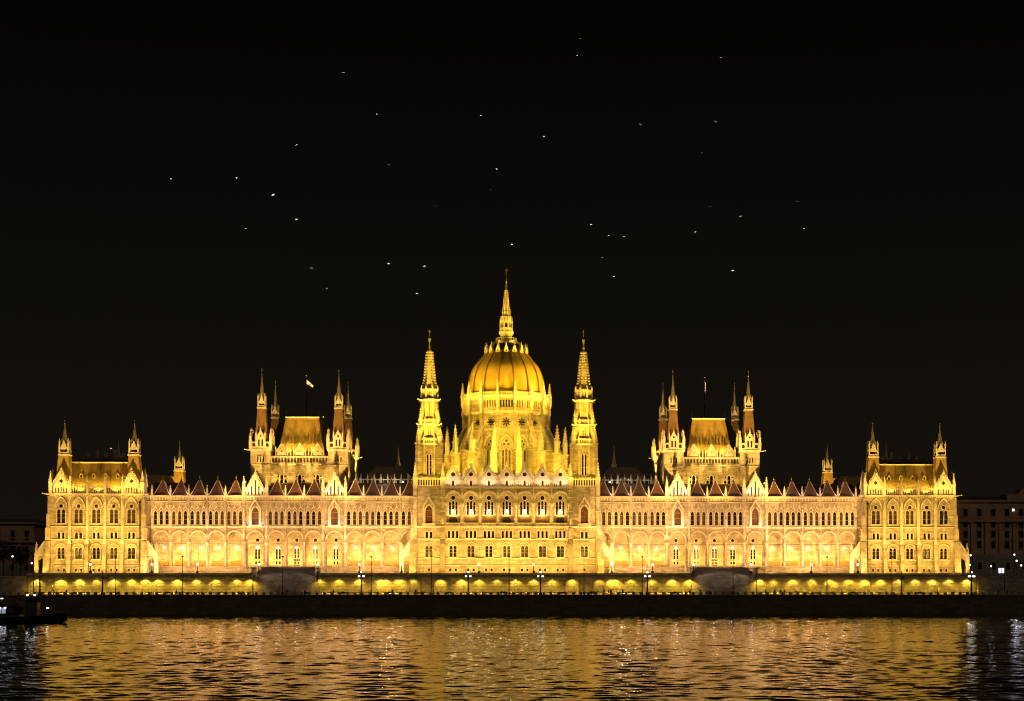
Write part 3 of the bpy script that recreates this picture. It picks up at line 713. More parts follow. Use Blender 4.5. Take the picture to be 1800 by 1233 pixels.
def plinth_mesh(L):
    b = MB(); b.prism_yz([(.0, 10.2), (-.6, 10.2), (-.6, 11.0), (-.3, 11.2), (.0, 11.2)], -L / 2, L / 2, STONE); return b.mesh('plinth')
CEN = central()

# ---------------------------------------------------------------- spire towers beside the centre
def tower(sx):
    side = 'left' if sx < 0 else 'right'
    b = MB(); put = [(W_arch, 0, 25.7), (W_pair, 0, 21.3), (W_twin, 0, 15.9), (W_small, 0, 11.8)]
    holes = []; dep = []
    for W, x, z in put: h = shift(W.holes, x, z); holes += h; dep += [W.depth] * len(h)
    b.panel(rect(-4.1, 4.1, 10.2, 36.2), holes, -4.6, dep, STONE)
    b.box(-4.1, -3.6, -4.599, 4.5, 10.2, 36.2, STONE); b.box(3.6, 4.1, -4.599, 4.5, 10.2, 36.2, STONE); b.box(-3.6, 3.6, 4.0, 4.5, 10.2, 36.2, STONE)
    b.box(-4.1, 4.1, -4.59, 4.5, 36.2, 36.4, SLATE)
    oct_put = []
    for z0, z1, ap, W, wz in ((36.4, 48.4, 3.55, W_tow, 39.6), (48.8, 54.0, 3.05, W_tow2, 50.5), (54.4, 61.2, 2.5, W_slit, 56.6)):
        for k in range(8):
            b.T = Matrix.Rotation(k * math.pi / 4, 4, 'Z'); hw = ap * math.tan(math.pi / 8)
            use = k in (0, 1, 7, 2, 6) and (k % 2 == 0)
            b.panel(rect(-hw, hw, z0, z1), shift(W.holes, 0, wz) if use else [], -ap, W.depth, STONE)
            if use: oct_put.append((W, ap, wz, k))
            b.rev([(.16, z0), (.16, z1)], TRIM, 6, hw, -ap)
        b.T = None
    P = part('spire_tower', b.mesh('spire_tower'), (sx * 22.36, 4.6, 0), f'tall {side} tower with stepped octagonal stages and crocketed stone spire beside the dome')
    for W, x, z in put: W.put(P, (x, -4.6, z))
    for W, ap, z, k in oct_put:
        a = k * math.pi / 4; W.put(P, (ap * math.sin(a), -ap * math.cos(a), z), a)
    obj('window_canopy', CANOPY, P, (0, -4.6, 31.2)); obj('oriel_surround', ORIEL, P, (0, -4.6, 31.0))
    for z, h, pr in ((24.4, .5, .5), (20.95, .28, .25), (15.45, .26, .25), (13.4, .2, .16)): obj('string_course', strip(8.2, h, pr), P, (0, -4.6, z))
    TB = cached('tbutt', tower_buttress)
    for q in (-1, 1):
        obj('buttress', TB, P, (q * 3.95, -4.6, 0))
        obj('pinnacle', pinnacle(1.1, 3.4, 4.4), P, (q * 3.95, -4.5, 35.6)); obj('pinnacle', pinnacle(1.1, 3.4, 4.4), P, (q * 3.95, 4.2, 35.6))
    b = cached('tbal', lambda: tower_slits()); obj('balustrade', b, P, (0, -4.75, 36.3))
    obj('balustrade', b, P, (4.25, 0, 36.3), R(90)); obj('balustrade', b, P, (-4.25, 0, 36.3), R(-90))
    fl = (CBUTT if sx < 0 else CBUTT_R)
    obj('flying_buttress', fl, P, (sx * 4.1, -4.55, 0)); obj('pinnacle', pinnacle(.8, .9, 2.2), P, (sx * 7.85, -4.1, 17.0))
    # octagon stages: corner turrets with fins
    F = cached('fin', fin_mesh)
    for k in range(4):
        a = R(45 + 90 * k)
        obj('corner_turret', F, P, (0, 0, 0), a)
        obj('pinnacle', pinnacle(.9, 2.6, 3.0), P, (4.35 * math.sin(a), -4.35 * math.cos(a), 48.2), a)
        obj('pinnacle', pinnacle(.6, 2.0, 2.6), P, (3.55 * math.sin(a), -3.55 * math.cos(a), 54.2), a)
    for z, r, h in ((48.3, 3.95, .55), (53.95, 3.4, .5), (61.1, 2.85, .55)):
        m = cached(('ocor', z), lambda: oct_cornice(r, h)); obj('cornice', m, P, (0, 0, z))
        for k in range(4):
            a = R(45 + 90 * k) ; obj('gargoyle', GARG, P, (r * .98 * math.sin(a), -r * .98 * math.cos(a), z + .1), a)
    for z, r, h, n in ((48.85, 3.75, 1.3, 6), (54.5, 3.2, 1.1, 5), (61.7, 2.35, 2.9, 4)):
        m = cached(('obal', z), lambda: oct_balustrade(r, h, n)); obj('balustrade', m, P, (0, 0, z))
    b = MB(); b.rev([(1.85, 61.7), (1.75, 64.0), (.62, 75.7), (.62, 75.9)], STONE, 8)
    for k in range(8):
        for i in range(14):
            t = (i + .3) / 14; r = (1.75 - 1.13 * t) / math.cos(math.pi / 8) + .1; z = 64.4 + 11.4 * t; a = k * math.pi / 4 + math.pi / 8
            c = .22 - .06 * t; x, y = r * math.sin(a), -r * math.cos(a)
            b.T = Matrix.Translation((x, y, z)) @ Matrix.Rotation(a, 4, 'Z'); b.prism_yz([(.25, -.2), (-.32, .12), (-.3, .3), (.2, .12)], -c, c, TRIM)
    b.T = None
    obj('stone_spire', b.mesh('stone_spire'), P)
    b = MB(); b.rev([(.62, 75.9), (.35, 76.3), (.5, 77.0), (.3, 77.6), (.18, 77.9), (.22, 78.3), (.45, 79.2), (.45, 79.4), (.08, 79.5), (.06, 82.2)], GILT, 8); b.ball((0, 0, 80.4), .18, GILT); b.cbox(0, 0, 81.3, 81.45, .35, .05, GILT)
    obj('finial', b.mesh('finial'), P)
    return P
def tower_buttress():
    b = MB()
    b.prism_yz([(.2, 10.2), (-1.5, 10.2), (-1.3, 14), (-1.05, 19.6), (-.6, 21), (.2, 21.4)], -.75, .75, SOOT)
    b.prism_yz([(.2, 21.2), (-.75, 21.2), (-.75, 28.4), (-.55, 29.0), (-.55, 35.6), (.2, 35.6)], -.62, .62, STONE)
    for z in (24.6, 29.0, 33.0): b.cbox(0, -.6, z, z + .25, .75, .3, TRIM)
    b.rev([(.2, 25.4), (.25, 26.6), (.14, 27.2), (.03, 27.5)], TRIM, 6, 0, -.95); b.rev([(.3, 30), (.03, 32.4)], TRIM, 4, 0, -.75, R(45))
    return b.mesh('buttress')
def tower_slits():
    b = MB(); b.box(-3.4, 3.4, 0, .3, 0, .25, TRIM); b.box(-3.4, 3.4, -.05, .35, 1.95, 2.2, TRIM)
    for i in range(10):
        x = -3.3 + i * 6.6 / 9; b.cbox(x, .15, .25, 1.95, .14, .12, TRIM); b.rev([(.17, 2.2), (.03, 3.0)], TRIM, 4, x, .15, R(45))
    b.box(-3.35, 3.35, .7, .75, .1, 1.9, DOOR)
    return b.mesh('balustrade')
def fin_mesh():
    b = MB(); b.cbox(0, -4.35, 36.3, 48.3, .62, .62, STONE)
    for z in (40, 44.2): b.cbox(0, -4.35, z, z + .25, .72, .72, TRIM)
    b.prism_yz([(-4.0, 42.0), (-4.0, 40.6), (-3.2, 44.6), (-3.2, 46.4)], -.25, .25, TRIM)
    b.rev([(.05, 43.6), (.5, 44.4), (.55, 45.2), (.3, 46)], TRIM, 8, 0, -3.75)
    b.cbox(0, -3.4, 48.8, 53.6, .4, .5, STONE); b.cbox(0, -2.9, 54.4, 59.0, .28, .4, STONE); b.rev([(.3, 59.0), (.03, 61)], TRIM, 4, 0, -2.95, R(45))
    b.rev([(.05, 51), (.42, 51.8), (.1, 52.6)], TRIM, 8, 0, -3.95); b.rev([(.05, 56), (.34, 56.8), (.1, 57.6)], TRIM, 8, 0, -3.35)
    return b.mesh('corner_turret')
def oct_cornice(r, h):
    b = MB(); b.rev([(r * .88, 0), (r, h * .5), (r, h), (r * .9, h * 1.02)], TRIM, 8); return b.mesh('cornice')
def oct_balustrade(r, h, n):
    b = MB()
    for k in range(8):
        b.T = Matrix.Rotation(k * math.pi / 4, 4, 'Z'); hw = r * math.tan(math.pi / 8)
        b.box(-hw, hw, -r, -r + .22, 0, h * .14, TRIM); b.box(-hw, hw, -r - .04, -r + .26, h * .78, h, TRIM)
        for i in range(n): b.cbox(-hw + (i + .5) * 2 * hw / n, -r + .11, h * .14, h * .78, .09, .09, TRIM)
        b.box(-hw * .98, hw * .98, -r + .5, -r + .52, 0, h * .78, SOOT)
        b.cbox(hw, -r, 0, h * 1.15, .17, .17, TRIM); b.rev([(.17, h * 1.15), (.02, h * 1.15 + .8)], TRIM, 4, hw, -r, R(45))
    b.T = None
    return b.mesh('balustrade')
TOWERS = [tower(-1), tower(1)]

# ---------------------------------------------------------------- dome
YD = 40.0
def pol(r, a): return (r * math.sin(a), -r * math.cos(a))
def build_drum():
    n = 16; t8 = math.tan(math.pi / 16); b = MB(); put = []
    for k in range(n):
        a = k * 2 * math.pi / n; b.T = Matrix.Rotation(a, 4, 'Z')
        A = 12.5; hw = A * t8; hs = []; dp = []
        vis = math.cos(a) > -.2
        if vis:
            W = W_drum if k in (0, 1, 15) else W_drum2
            z = 41.8 if W is W_drum else 39.5
            hs += shift(W.holes, 0, z); dp += [.5] * len(W.holes); put.append((W, A, z, a))
            hs += shift(W_star.holes, 0, 57.6); dp += [.45]; put.append((W_star, A, 57.6, a))
        b.panel(rect(-hw, hw, 34, 60.9), hs, -A, dp, STONE)
        A2 = 13.1; h2 = A2 * t8; g = shift(W_gal.holes, 0, 62.0) if vis else []
        b.panel(rect(-h2, h2, 60.9, 65.6), g, -A2, .5, STONE)
        if vis: put.append((W_gal, A2, 62.0, a))
        b.box(-h2, h2, -A2, -A2 + 1.6, 65.6, 65.8, TRIM)
    b.T = None
    b.rev([(12.45, 55.0), (12.75, 55.2), (12.75, 55.45), (12.45, 55.6)], TRIM, 16, cap0=False, cap1=False)
    P = part('dome_drum', b.mesh('dome_drum'), (0, YD, 0), 'sixteen-sided drum with rose windows ringed by flying buttresses')
    for W, A, z, a in put: W.put(P, (*pol(A, a), z), a)
    b = MB(); b.rev([(12.5, 60.2), (13.25, 60.75), (13.25, 61.1), (13.1, 61.2)], TRIM, 16, cap0=False, cap1=False); b.rev([(13.1, 65.0), (13.45, 65.3), (13.45, 65.7), (13.2, 65.85)], TRIM, 16, cap0=False, cap1=False)
    obj('cornice', b.mesh('cornice'), P)
    FB = flying_mesh(); BL = balustrade(4.2, 1.0, 6)
    for k in range(n):
        a = (k + .5) * 2 * math.pi / n; a0 = k * 2 * math.pi / n
        if math.cos(a) > -.35:
            obj('flying_buttress', FB, P, (0, 0, 0), a); obj('pinnacle', pinnacle(1.25, 3.6, 5.2), P, (*pol(18.7, a), 48.2), a)
        obj('pinnacle', pinnacle(.95, 3.2, 4.0), P, (*pol(13.75, a), 63.2), a)
        obj('pier', DPIER(), P, (0, 0, 0), a)
        obj('balustrade', BL, P, (*pol(13.3, a0), 65.8), a0)
    return P
def DPIER():
    def mk():
        b = MB(); b.box(-.55, .55, -13.9, -12.6, 55.5, 63.4, STONE); b.box(-.4, .4, -13.2, -12.5, 36, 55.5, STONE)
        b.prism([(-.6, 60.4), (.6, 60.4), (0, 62.0)], -14.05, -13.8, TRIM); return b.mesh('pier')
    return cached('dpier', mk)
def flying_mesh():
    b = MB()
    b.prism_yz([(-18.2, 36.2), (-18.2, 47.6), (-17.6, 48.2), (-13.1, 56.9), (-12.6, 57.6), (-12.6, 54.8), (-13.6, 54.0), (-14.8, 52.0), (-15.6, 49.4), (-12.6, 49.2), (-12.6, 44.5), (-14.0, 43.8), (-15.1, 42.0), (-15.5, 39.6), (-15.5, 36.2)][::-1], -.5, .5, STONE)
    b.prism_yz([(-18.1, 47.9), (-17.8, 48.4), (-13.0, 57.6), (-12.6, 58.3), (-12.6, 57.5)][::-1], -.68, .68, TRIM)
    b.cbox(0, -18.7, 36.2, 48.3, 1.0, .95, STONE); b.cbox(0, -18.7, 41.6, 42.0, 1.12, 1.07, TRIM); b.cbox(0, -18.7, 47.9, 48.3, 1.15, 1.1, TRIM)
    b.box(-.75, .75, -17.6, -12.6, 49.0, 49.3, TRIM)
    return b.mesh('flying_buttress')
DRUM = build_drum()
def build_dome():
    prof = [(12.2, 65.6), (12.15, 66.6), (12.0, 69.0), (11.5, 72.0), (10.3, 75.2), (8.0, 78.2), (6.5, 80.1), (6.2, 80.4)]
    fine = []
    for i in range(len(prof) - 1):
        for q in range(4):
            t = q / 4; p0 = prof[max(i - 1, 0)]; p1 = prof[i]; p2 = prof[i + 1]; p3 = prof[min(i + 2, len(prof) - 1)]
            f = lambda c: .5 * (2 * p1[c] + (p2[c] - p0[c]) * t + (2 * p0[c] - 5 * p1[c] + 4 * p2[c] - p3[c]) * t * t + (3 * p1[c] - p0[c] - 3 * p2[c] + p3[c]) * t ** 3)
            fine.append((f(0), f(1)))
    fine.append(prof[-1])
    b = MB(); n = 64
    def rr(j): return 1 + .012 * math.cos(16 * (2 * math.pi * j / n))
    b.loft([[(r * rr(j) * math.sin(2 * math.pi * j / n), -r * rr(j) * math.cos(2 * math.pi * j / n), z) for j in range(n)] for r, z in fine], DOMET)
    b.rev([(6.3, 80.3), (4.6, 81.4), (3.2, 82.6), (2.6, 83.2)], SLATE, 16)
    P = part('dome', b.mesh('dome', True), (0, YD, 0), 'ribbed ochre dome glowing amber above the drum')
    b = MB()
    rings = []
    for r, z in fine: rings.append([(-.2, -r - .02, z), (-.13, -r - .26, z), (.13, -r - .26, z), (.2, -r - .02, z)])
    b.loft(rings, RIBM); rib = b.mesh('rib')
    b = MB(); b.prism([(-.75, -.2), (.75, -.2), (.5, .9), (.12, 1.9), (-.12, 1.9), (-.5, .9)], -.35, .35, TRIM); b.prism([(-.25, -.1), (.25, -.1), (0, .7)], -.38, -.3, DOOR); b.tube((0, 0, 1.8), (0, 0, 3.3), .1, TRIM, 5, .03); b.ball((0, 0, 2.2), .2, TRIM, 6, 4); dm = b.mesh('dormer')
    for k in range(16):
        a = (k + .5) * math.pi / 8; obj('rib', rib, P, (0, 0, 0), a)
        a = k * math.pi / 8; obj('dormer', dm, P, (*pol(6.5, a), 80.0), a)
    b = MB()
    for k in range(16):
        a = k * math.pi / 8; p = pol(6.2, a); q = pol(3.2, a); b.tube((*p, 81.6), (*q, 84.2), .07, TRIM, 4)
    b.rev([(2.4, 82.6), (3.1, 83.4), (3.2, 83.6), (3.2, 83.9), (2.9, 83.95)], TRIM, 16)
    for k in range(24):
        a = k * math.pi / 12; x, y = pol(3.15, a); b.cbox(x, y, 83.9, 84.8, .1, .1, TRIM)
    b.rev([(3.25, 84.55), (3.25, 84.75), (3.05, 84.75)], TRIM, 24, cap0=False, cap1=False)
    obj('gallery_ring', b.mesh('gallery_ring'), P)
    b = MB(); b.rev([(1.7, 83.5), (1.6, 85.2), (2.3, 86.4), (2.3, 86.9), (2.1, 87.0)], TRIM, 8)
    b.rev([(1.15, 87), (1.15, 91.4)], DOOR, 8)
    for k in range(8):
        b.T = Matrix.Rotation(k * math.pi / 4 + math.pi / 8, 4, 'Z')
        b.box(-.16, .16, -2.15, -1.85, 87.0, 89.6, TRIM); b.rev([(.16, 89.6), (.02, 91.4)], TRIM, 4, 0, -2.0, R(45)); b.box(-.12, .12, -1.6, -1.2, 87, 91.2, TRIM)
        b.T = Matrix.Rotation(k * math.pi / 4, 4, 'Z')
        b.box(-.8, .8, -2.05, -1.9, 87.0, 88.0, TRIM); b.prism([(-.62, 89.6), (.62, 89.6), (0, 91.8)], -1.75, -1.2, TRIM)
    b.T = None
    b.rev([(1.3, 90.8), (1.65, 91.3), (1.65, 91.6), (1.2, 91.7), (1.15, 93.2)], STONE, 8)
    for k in range(8):
        x, y = pol(1.25, k * math.pi / 4 + math.pi / 8); b.rev([(.14, 91.6), (.14, 93.0), (.02, 94.4)], TRIM, 4, x, y)
    b.rev([(.95, 93.2), (.38, 99.9), (.3, 100.2)], STONE, 8)
    for k in range(8):
        for i in range(12):
            t = (i + .3) / 12; r = (.95 - .57 * t) + .12; a = k * math.pi / 4 + math.pi / 8; x, y = pol(r, a); b.cbox(x, y, 93.6 + 6.3 * t, 93.85 + 6.3 * t, .13, .13, TRIM)
    b.rev([(.3, 100.2), (.2, 100.8), (.34, 101.2), (.16, 101.6), (.16, 102.0), (.4, 102.5), (.1, 102.9), (.07, 106.8)], GILT, 8); b.ball((0, 0, 104.9), .2, GILT); b.cbox(0, 0, 106.1, 106.25, .45, .06, GILT); b.ball((0, 0, 106.9), .12, GILT)
    L = part('lantern', b.mesh('lantern'), (0, YD, 0), 'stone lantern and needle spire crowning the dome')
    return P, L
DOME, LANT = build_dome()

# ---------------------------------------------------------------- assembly halls with four turrets each
def hall_crown():
    b = MB(); r = 2.95
    b.cbox(0, 0, 47.6, 48.2, r + .3, r + .3, TRIM)
    for k in range(4):
        b.T = Matrix.Rotation(k * math.pi / 2, 4, 'Z')
        b.panel([(-r + .2, 48.2), (r - .2, 48.2), (r - .2, 50.3), (1.25, 50.3), (1.25, 51.6), (0, 53.9), (-1.25, 51.6), (-1.25, 50.3), (-r + .2, 50.3)],
                [rect(-.75, -.2, 49.0, 51.0), rect(.2, .75, 49.0, 51.0), circ(0, 52.0, .36, 12, 3, .3), lancet(-1.95, .9, 48.8, 49.9, False), lancet(1.95, .9, 48.8, 49.9, False)], -r, .35, TRIM)
        b.box(-r + .4, r - .4, -r + .36, -r + .4, 48.2, 50.2, DOOR); b.box(-1.2, 1.2, -r + .36, -r + .4, 50.2, 51.6, DOOR); b.prism([(-1.1, 51.6), (1.1, 51.6), (0, 53.5)], -r + .36, -r + .4, DOOR)
        for q in (-1.3, 1.3): b.cbox(q, -r - .05, 50.3, 52.6, .17, .17, TRIM); b.rev([(.17, 52.6), (.02, 53.6)], TRIM, 4, q, -r - .05, R(45))
        b.rev([(.25, 53.7), (.05, 54.6)], TRIM, 6, 0, -r)
        b.cbox(-r, -r, 48.2, 51.8, .42, .42, TRIM); b.rev([(.42, 51.8), (.3, 52.4), (.12, 53.2), (.22, 53.5), (.03, 54.2)], TRIM, 6, -r, -r)
    b.T = None
    return b.mesh('turret_crown')
HCROWN = hall_crown(); TURT = mat('red_brown_turret_tile', (.25, .145, .06), .7, (.16, .095, .046), .6, streak=True)
HROOF = turret_roof_mesh(48.4, 2.2, 60.4, 1.1, TURT); HBEL = belvedere_mesh(1.15, 2.9); HSP = spire_mesh(.72, 7.0, GILT, 1.9)
HGAB = gable_mesh(2.7, .7, 2.9, .9, [circ(0, 1.25, .5, 18, 3, .3)], 'hall', .3)
b = MB(); b.box(-5, -3.6, -.1, .02, 0, 1, TRIM)
def hall(sx):
    side = 'left' if sx < 0 else 'right'
    y0, y1 = 15.5, 51.5; b = MB(); put = []
    for q in (-1, 1):
        for (ty, front) in ((y0 + 3, True), (y1 - 3, False)):
            cx = q * 11.4
            b.T = Matrix.Translation((cx, ty, 0))
            hs = shift(W_slit3.holes, 0, 44.2) if front else []
            b.panel(rect(-2.95, 2.95, 30, 47.8), hs, -2.95, .4, STONE)
            if front: put.append((W_slit3, cx, ty - 2.95, 44.2))
            b.box(-2.95, -2.5, -2.949, 2.95, 30, 47.8, STONE); b.box(2.5, 2.95, -2.949, 2.95, 30, 47.8, STONE); b.box(-2.5, 2.5, 2.5, 2.95, 30, 47.8, STONE)
            b.T = None
    hh = []
    for x in (-5.3, 0, 5.3): hh += shift(W_hall.holes, x, 36.0); put.append((W_hall, x, y0 + 1.2, 36.0))
    b.panel(rect(-8.5, 8.5, 30, 43.9), hh, y0 + 1.2, .5, STONE)
    b.box(-14.3, -13.8, y0 + 6, y1 - 6, 30, 46, STONE); b.box(13.8, 14.3, y0 + 6, y1 - 6, 30, 46, STONE); b.box(-8.4, 8.4, y0 + 2.5, y0 + 3, 43.8, 46.3, SOOT)
    b.box(-13.7, 13.7, y0 + 2.2, y1 - 1, 43.6, 43.9, SLATE)
    P = part('assembly_hall', b.mesh('assembly_hall'), (sx * HX, 0, 0), f'{side} assembly hall with steep amber roof, four spired turrets and gablets')
    for W, x, y, z in put: W.put(P, (x, y, z))
    for q in (-1, 1):
        for ty in (y0 + 3, y1 - 3):
            cx = q * 11.4
            obj('turret_crown', HCROWN, P, (cx, ty, 0)); obj('turret_roof', HROOF, P, (cx, ty, 0)); obj('belvedere', HBEL, P, (cx, ty, 60.5)); obj('spire', HSP, P, (cx, ty, 63.6))
            for k in (0, 1, 3):
                if k == 0 and ty > 30: continue
                obj('gargoyle', GARG, P, (cx + q * 2.9, ty - 2.9, 47.7), q * R(80)); break
            obj('string_course', strip(5.9, .22, .15), P, (cx, ty - 2.95, 43.3))
    for x in (-5.3, 0, 5.3):
        obj('gable', HGAB, P, (x, y0 + 1.0, 46.4))
        for q in (-1.75, 1.75): obj('pinnacle', pinnacle(.3, 1.4, 1.4), P, (x + q, y0 + 1.0, 46.3))
    for x in (-2.65, 2.65): obj('pinnacle', pinnacle(.34, .9, 1.3), P, (x, y0 + 1.0, 46.3))
    obj('balustrade', balustrade(16.8, 2.3, 18, False), P, (0, y0 + .95, 44.0))
    obj('string_course', strip(17, .3, .3), P, (0, y0 + 1.2, 43.6))
    b = MB(); b.loft([[(-7.2, y0 + 4.2, 46.3), (7.2, y0 + 4.2, 46.3), (7.2, y1 - 3, 46.3), (-7.2, y1 - 3, 46.3)], [(-6.3, y0 + 5.2, 50.2), (6.3, y0 + 5.2, 50.2), (6.3, y1 - 4, 50.2), (-6.3, y1 - 4, 50.2)], [(-4.95, y0 + 8.2, 58.2), (4.95, y0 + 8.2, 58.2), (4.95, y1 - 8, 58.2), (-4.95, y1 - 8, 58.2)]], TILE)
    obj('hall_roof', b.mesh('hall_roof'), P)
    b = MB(); b.box(-5.1, 5.1, y0 + 7.95, y0 + 8.3, 58.1, 58.5, TRIM); b.box(-5, 5, y0 + 8.6, y0 + 8.7, 58.3, 59.1, IRON)
    for q in (-4.9, 4.9): b.tube((q, y0 + 8.6, 58.4), (q, y0 + 8.6, 60.2), .1, IRON, 5); b.ball((q, y0 + 8.6, 60.3), .18, IRON)
    obj('ridge_cresting', b.mesh('ridge_cresting'), P)
    b = MB(); b.loft([[(-13.4, y0 + 16, 44), (13.4, y0 + 16, 44), (13.4, y1 - 4, 44), (-13.4, y1 - 4, 44)], [(-8.6, y0 + 19, 57.5), (8.6, y0 + 19, 57.5), (8.6, y1 - 9, 57.5), (-8.6, y1 - 9, 57.5)]], SLATE)
    obj('rear_roof', b.mesh('rear_roof'), P)
    wx = sx * HX
    for x in (-4.2, 0, 4.2): flood(P, wx + x, y0 + 3.4, 46.35, (wx + x, y0 + 6, 52), 2400, AMBER, 120)
    for x in (-11.4, -5.5, 5.5, 11.4): flood(P, wx + x, y0 - 5.0, 34.2, (wx + x, y0, 43), 5200, YEL2 if abs(x) > 8 else YEL, 100)
    for q in (-1, 1): flood(P, wx + q * 16.5, y0 + 4, 38.1, (wx + q * 12.5, y0 + 4, 45), 3600, YEL2, 100)
    return P
HALLS = [hall(-1), hall(1)]

# ---------------------------------------------------------------- low roofs with flèche between dome and halls
def link(sx):
    b = MB()
    b.box(-9, 9, 20, 48, 33, 38.2, STONE)
    b.loft([[(-8.8, 21, 38.2), (8.8, 21, 38.2), (8.8, 47, 38.2), (-8.8, 47, 38.2)], [(-3.8, 27, 43.8), (3.8, 27, 43.8), (3.8, 41, 43.8), (-3.8, 41, 43.8)]], SLATE)
    P = part('link_roof', b.mesh('link_roof'), (sx * 35.5, 0, 0), f"{'left' if sx < 0 else 'right'} dark hipped roof with thin spirelet between dome and hall")
    obj('spire', cached('fl', lambda: spire_mesh(.75, 5.6)), P, (-sx * 2.5, 30, 43.8)); obj('balustrade', balustrade(17, 1.5, 14), P, (0, 20.2, 38.2))
    for i in range(9): obj('pinnacle', pinnacle(.45, 1.4, 1.6), P, (-8 + i * 2, 20.1, 38.2))
    b = MB(); b.cbox(0, 0, 0, 1.6, .9, .9, TRIM); b.rev([(.9, 1.6), (.3, 2.6), (.4, 3.0), (.03, 4.2)], TRIM, 8)
    obj('stair_turret', b.mesh('stair_turret'), P, (sx * 9.4, 20.4, 37.4))
    flood(P, sx * 46.2, 17.5, 37.2, (sx * 43, 21, 40), 250, (1, .9, .7), 120)
    light('POINT', P, (sx * 35.5, 15.5, 40.5), 420, (1, .85, .6), radius=.2)
    return P
LINKS = [link(-1), link(1)]

# ================================================================== embankment walls with downlights
def xw(px, Y=YW): return pix(px, 1028, Y).x
b = MB(); b.box(-.16, .16, -.30, .0, -.1, .12, IRON); b.box(-.12, .12, -.28, -.02, -.104, -.1, LENS); DLM = b.mesh('downlight')
def pilaster_mesh(wd):
    def mk():
        b = MB(); b.prism_yz([(.1, ZQ), (-.75, ZQ), (-.7, ZQ + .5), (-.42, ZQ + .6), (-.3, 9.6), (.1, 9.6)], -wd / 2, wd / 2, WALL); return b.mesh('pilaster')
    return cached(('pil', wd), mk)
NICHE_PX = (727, 774.5, 1005.5, 1054)
def niche_mesh():
    b = MB(); b.prism_yz([(.1, ZQ), (-1.0, ZQ), (-.9, ZQ + .7), (-.5, ZQ + .75), (-.5, ZQ + .9), (.1, ZQ + .9)], -1.4, 1.4, WALL)
    for q in (-1, 1): b.prism_yz([(.1, ZQ), (-.9, ZQ), (-.55, 9.9), (.1, 9.9)], q * 1.55 - .3, q * 1.55 + .3, WALL)
    b.arc(0, 2.5, .25, 8.4, -.5, 0, WALL)
    return b.mesh('niche')
def wall(px0, px1, lamps, label, pil_w=.9, pil=True, power=1000, slant=(0, 0)):
    x0, x1 = xw(px0), xw(px1); L = x1 - x0; cx = (x0 + x1) / 2
    b = MB()
    b.prism([(-L / 2 - slant[0], ZQ - .2), (L / 2 + slant[1], ZQ - .2), (L / 2, 10.0), (-L / 2, 10.0)], 0, 2.6, WALL)
    P = empty('retaining_wall', (cx, YW, ZQ)); tag(P, label, 'wall', 'lit embankment walls')
    o = lambda n, me, x, y, z: obj(n, me, P, (x - cx, y, z - ZQ))
    o('wall_face', b.mesh('wall_face'), cx, 0, 0)
    b = MB(); b.box(-L / 2, L / 2, -.42, .9, 9.95, 10.22, WALL); b.box(-L / 2, L / 2, -.2, .4, 10.22, 11.02, WALL); b.box(-L / 2, L / 2, -.32, .52, 11.02, 11.25, WALL)
    o('parapet', b.mesh('parapet'), cx, 0, 0)
    b = MB(); b.prism_yz([(.1, ZQ - .1), (-.9, ZQ - .1), (-.9, ZQ + .45), (-.5, ZQ + .7), (.1, ZQ + .75)], -L / 2 - slant[0], L / 2 + slant[1], WALL); o('plinth', b.mesh('plinth'), cx, 0, 0)
    # shallow ashlar courses
    b = MB()
    for i in range(5): b.box(-L / 2 + .05, L / 2 - .05, -.06, .05, 6.0 + i * .8, 6.62 + i * .8, WALL)
    o('ashlar_course', b.mesh('ashlar_course'), cx, 0, 0)
    xs = []
    for l in lamps:
        x = xw(l); xs.append(x)
        if l in NICHE_PX: o('niche', cached('niche', niche_mesh), x, -.0, 0)
        o('downlight', DLM, x, -.42 if l in NICHE_PX else -.1, 9.7)
        y = YW - (1.15 if l in NICHE_PX else 1.0)
        light('SPOT', P, (x, y, 9.5), power, (1, .66, .06), (x, YW - .3, 6.5), 138, .6, .08)
    strip_light(P, (cx, YW - 2.6, ZQ + .12), L - 1, 11 * L, (1, .62, .09), (0, 2.6, 3.2), 150, .15)  # fill without a fixture, added at paving level to brighten the wall
    if pil:
        for u, v in zip(xs, xs[1:]):
            if 3 < v - u < 8: o('pilaster', pilaster_mesh(pil_w), (u + v) / 2, 0, 0)
    return P
wall(48, 266, (66, 108, 140, 170, 201, 232, 256), 'lit embankment wall with pilasters below the left end pavilion', 1.7)
wall(266, 444, (277.5, 311.6, 345.5, 379.7, 416.6, 440), 'lit embankment wall between the left pavilion and the left grey stairs', pil=False, slant=(0, .0))
wall(559, 1216, (563, 596, 631, 668, 679, 698, 706, 727, 774.5, 812, 842, 874, 906.7, 938, 970.7, 1005.5, 1054, 1074, 1081, 1109, 1145.5, 1182, 1212), 'long lit embankment wall below the central block', pil=False, power=850)
wall(1330, 1500, (1335, 1359, 1393.4, 1426.7, 1459, 1492), 'lit embankment wall between the right grey stairs and the right pavilion', pil=False)
wall(1500, 1716, (1519, 1548, 1578, 1608.5, 1638, 1668, 1699), 'lit embankment wall with pilasters below the right end pavilion', 1.7)

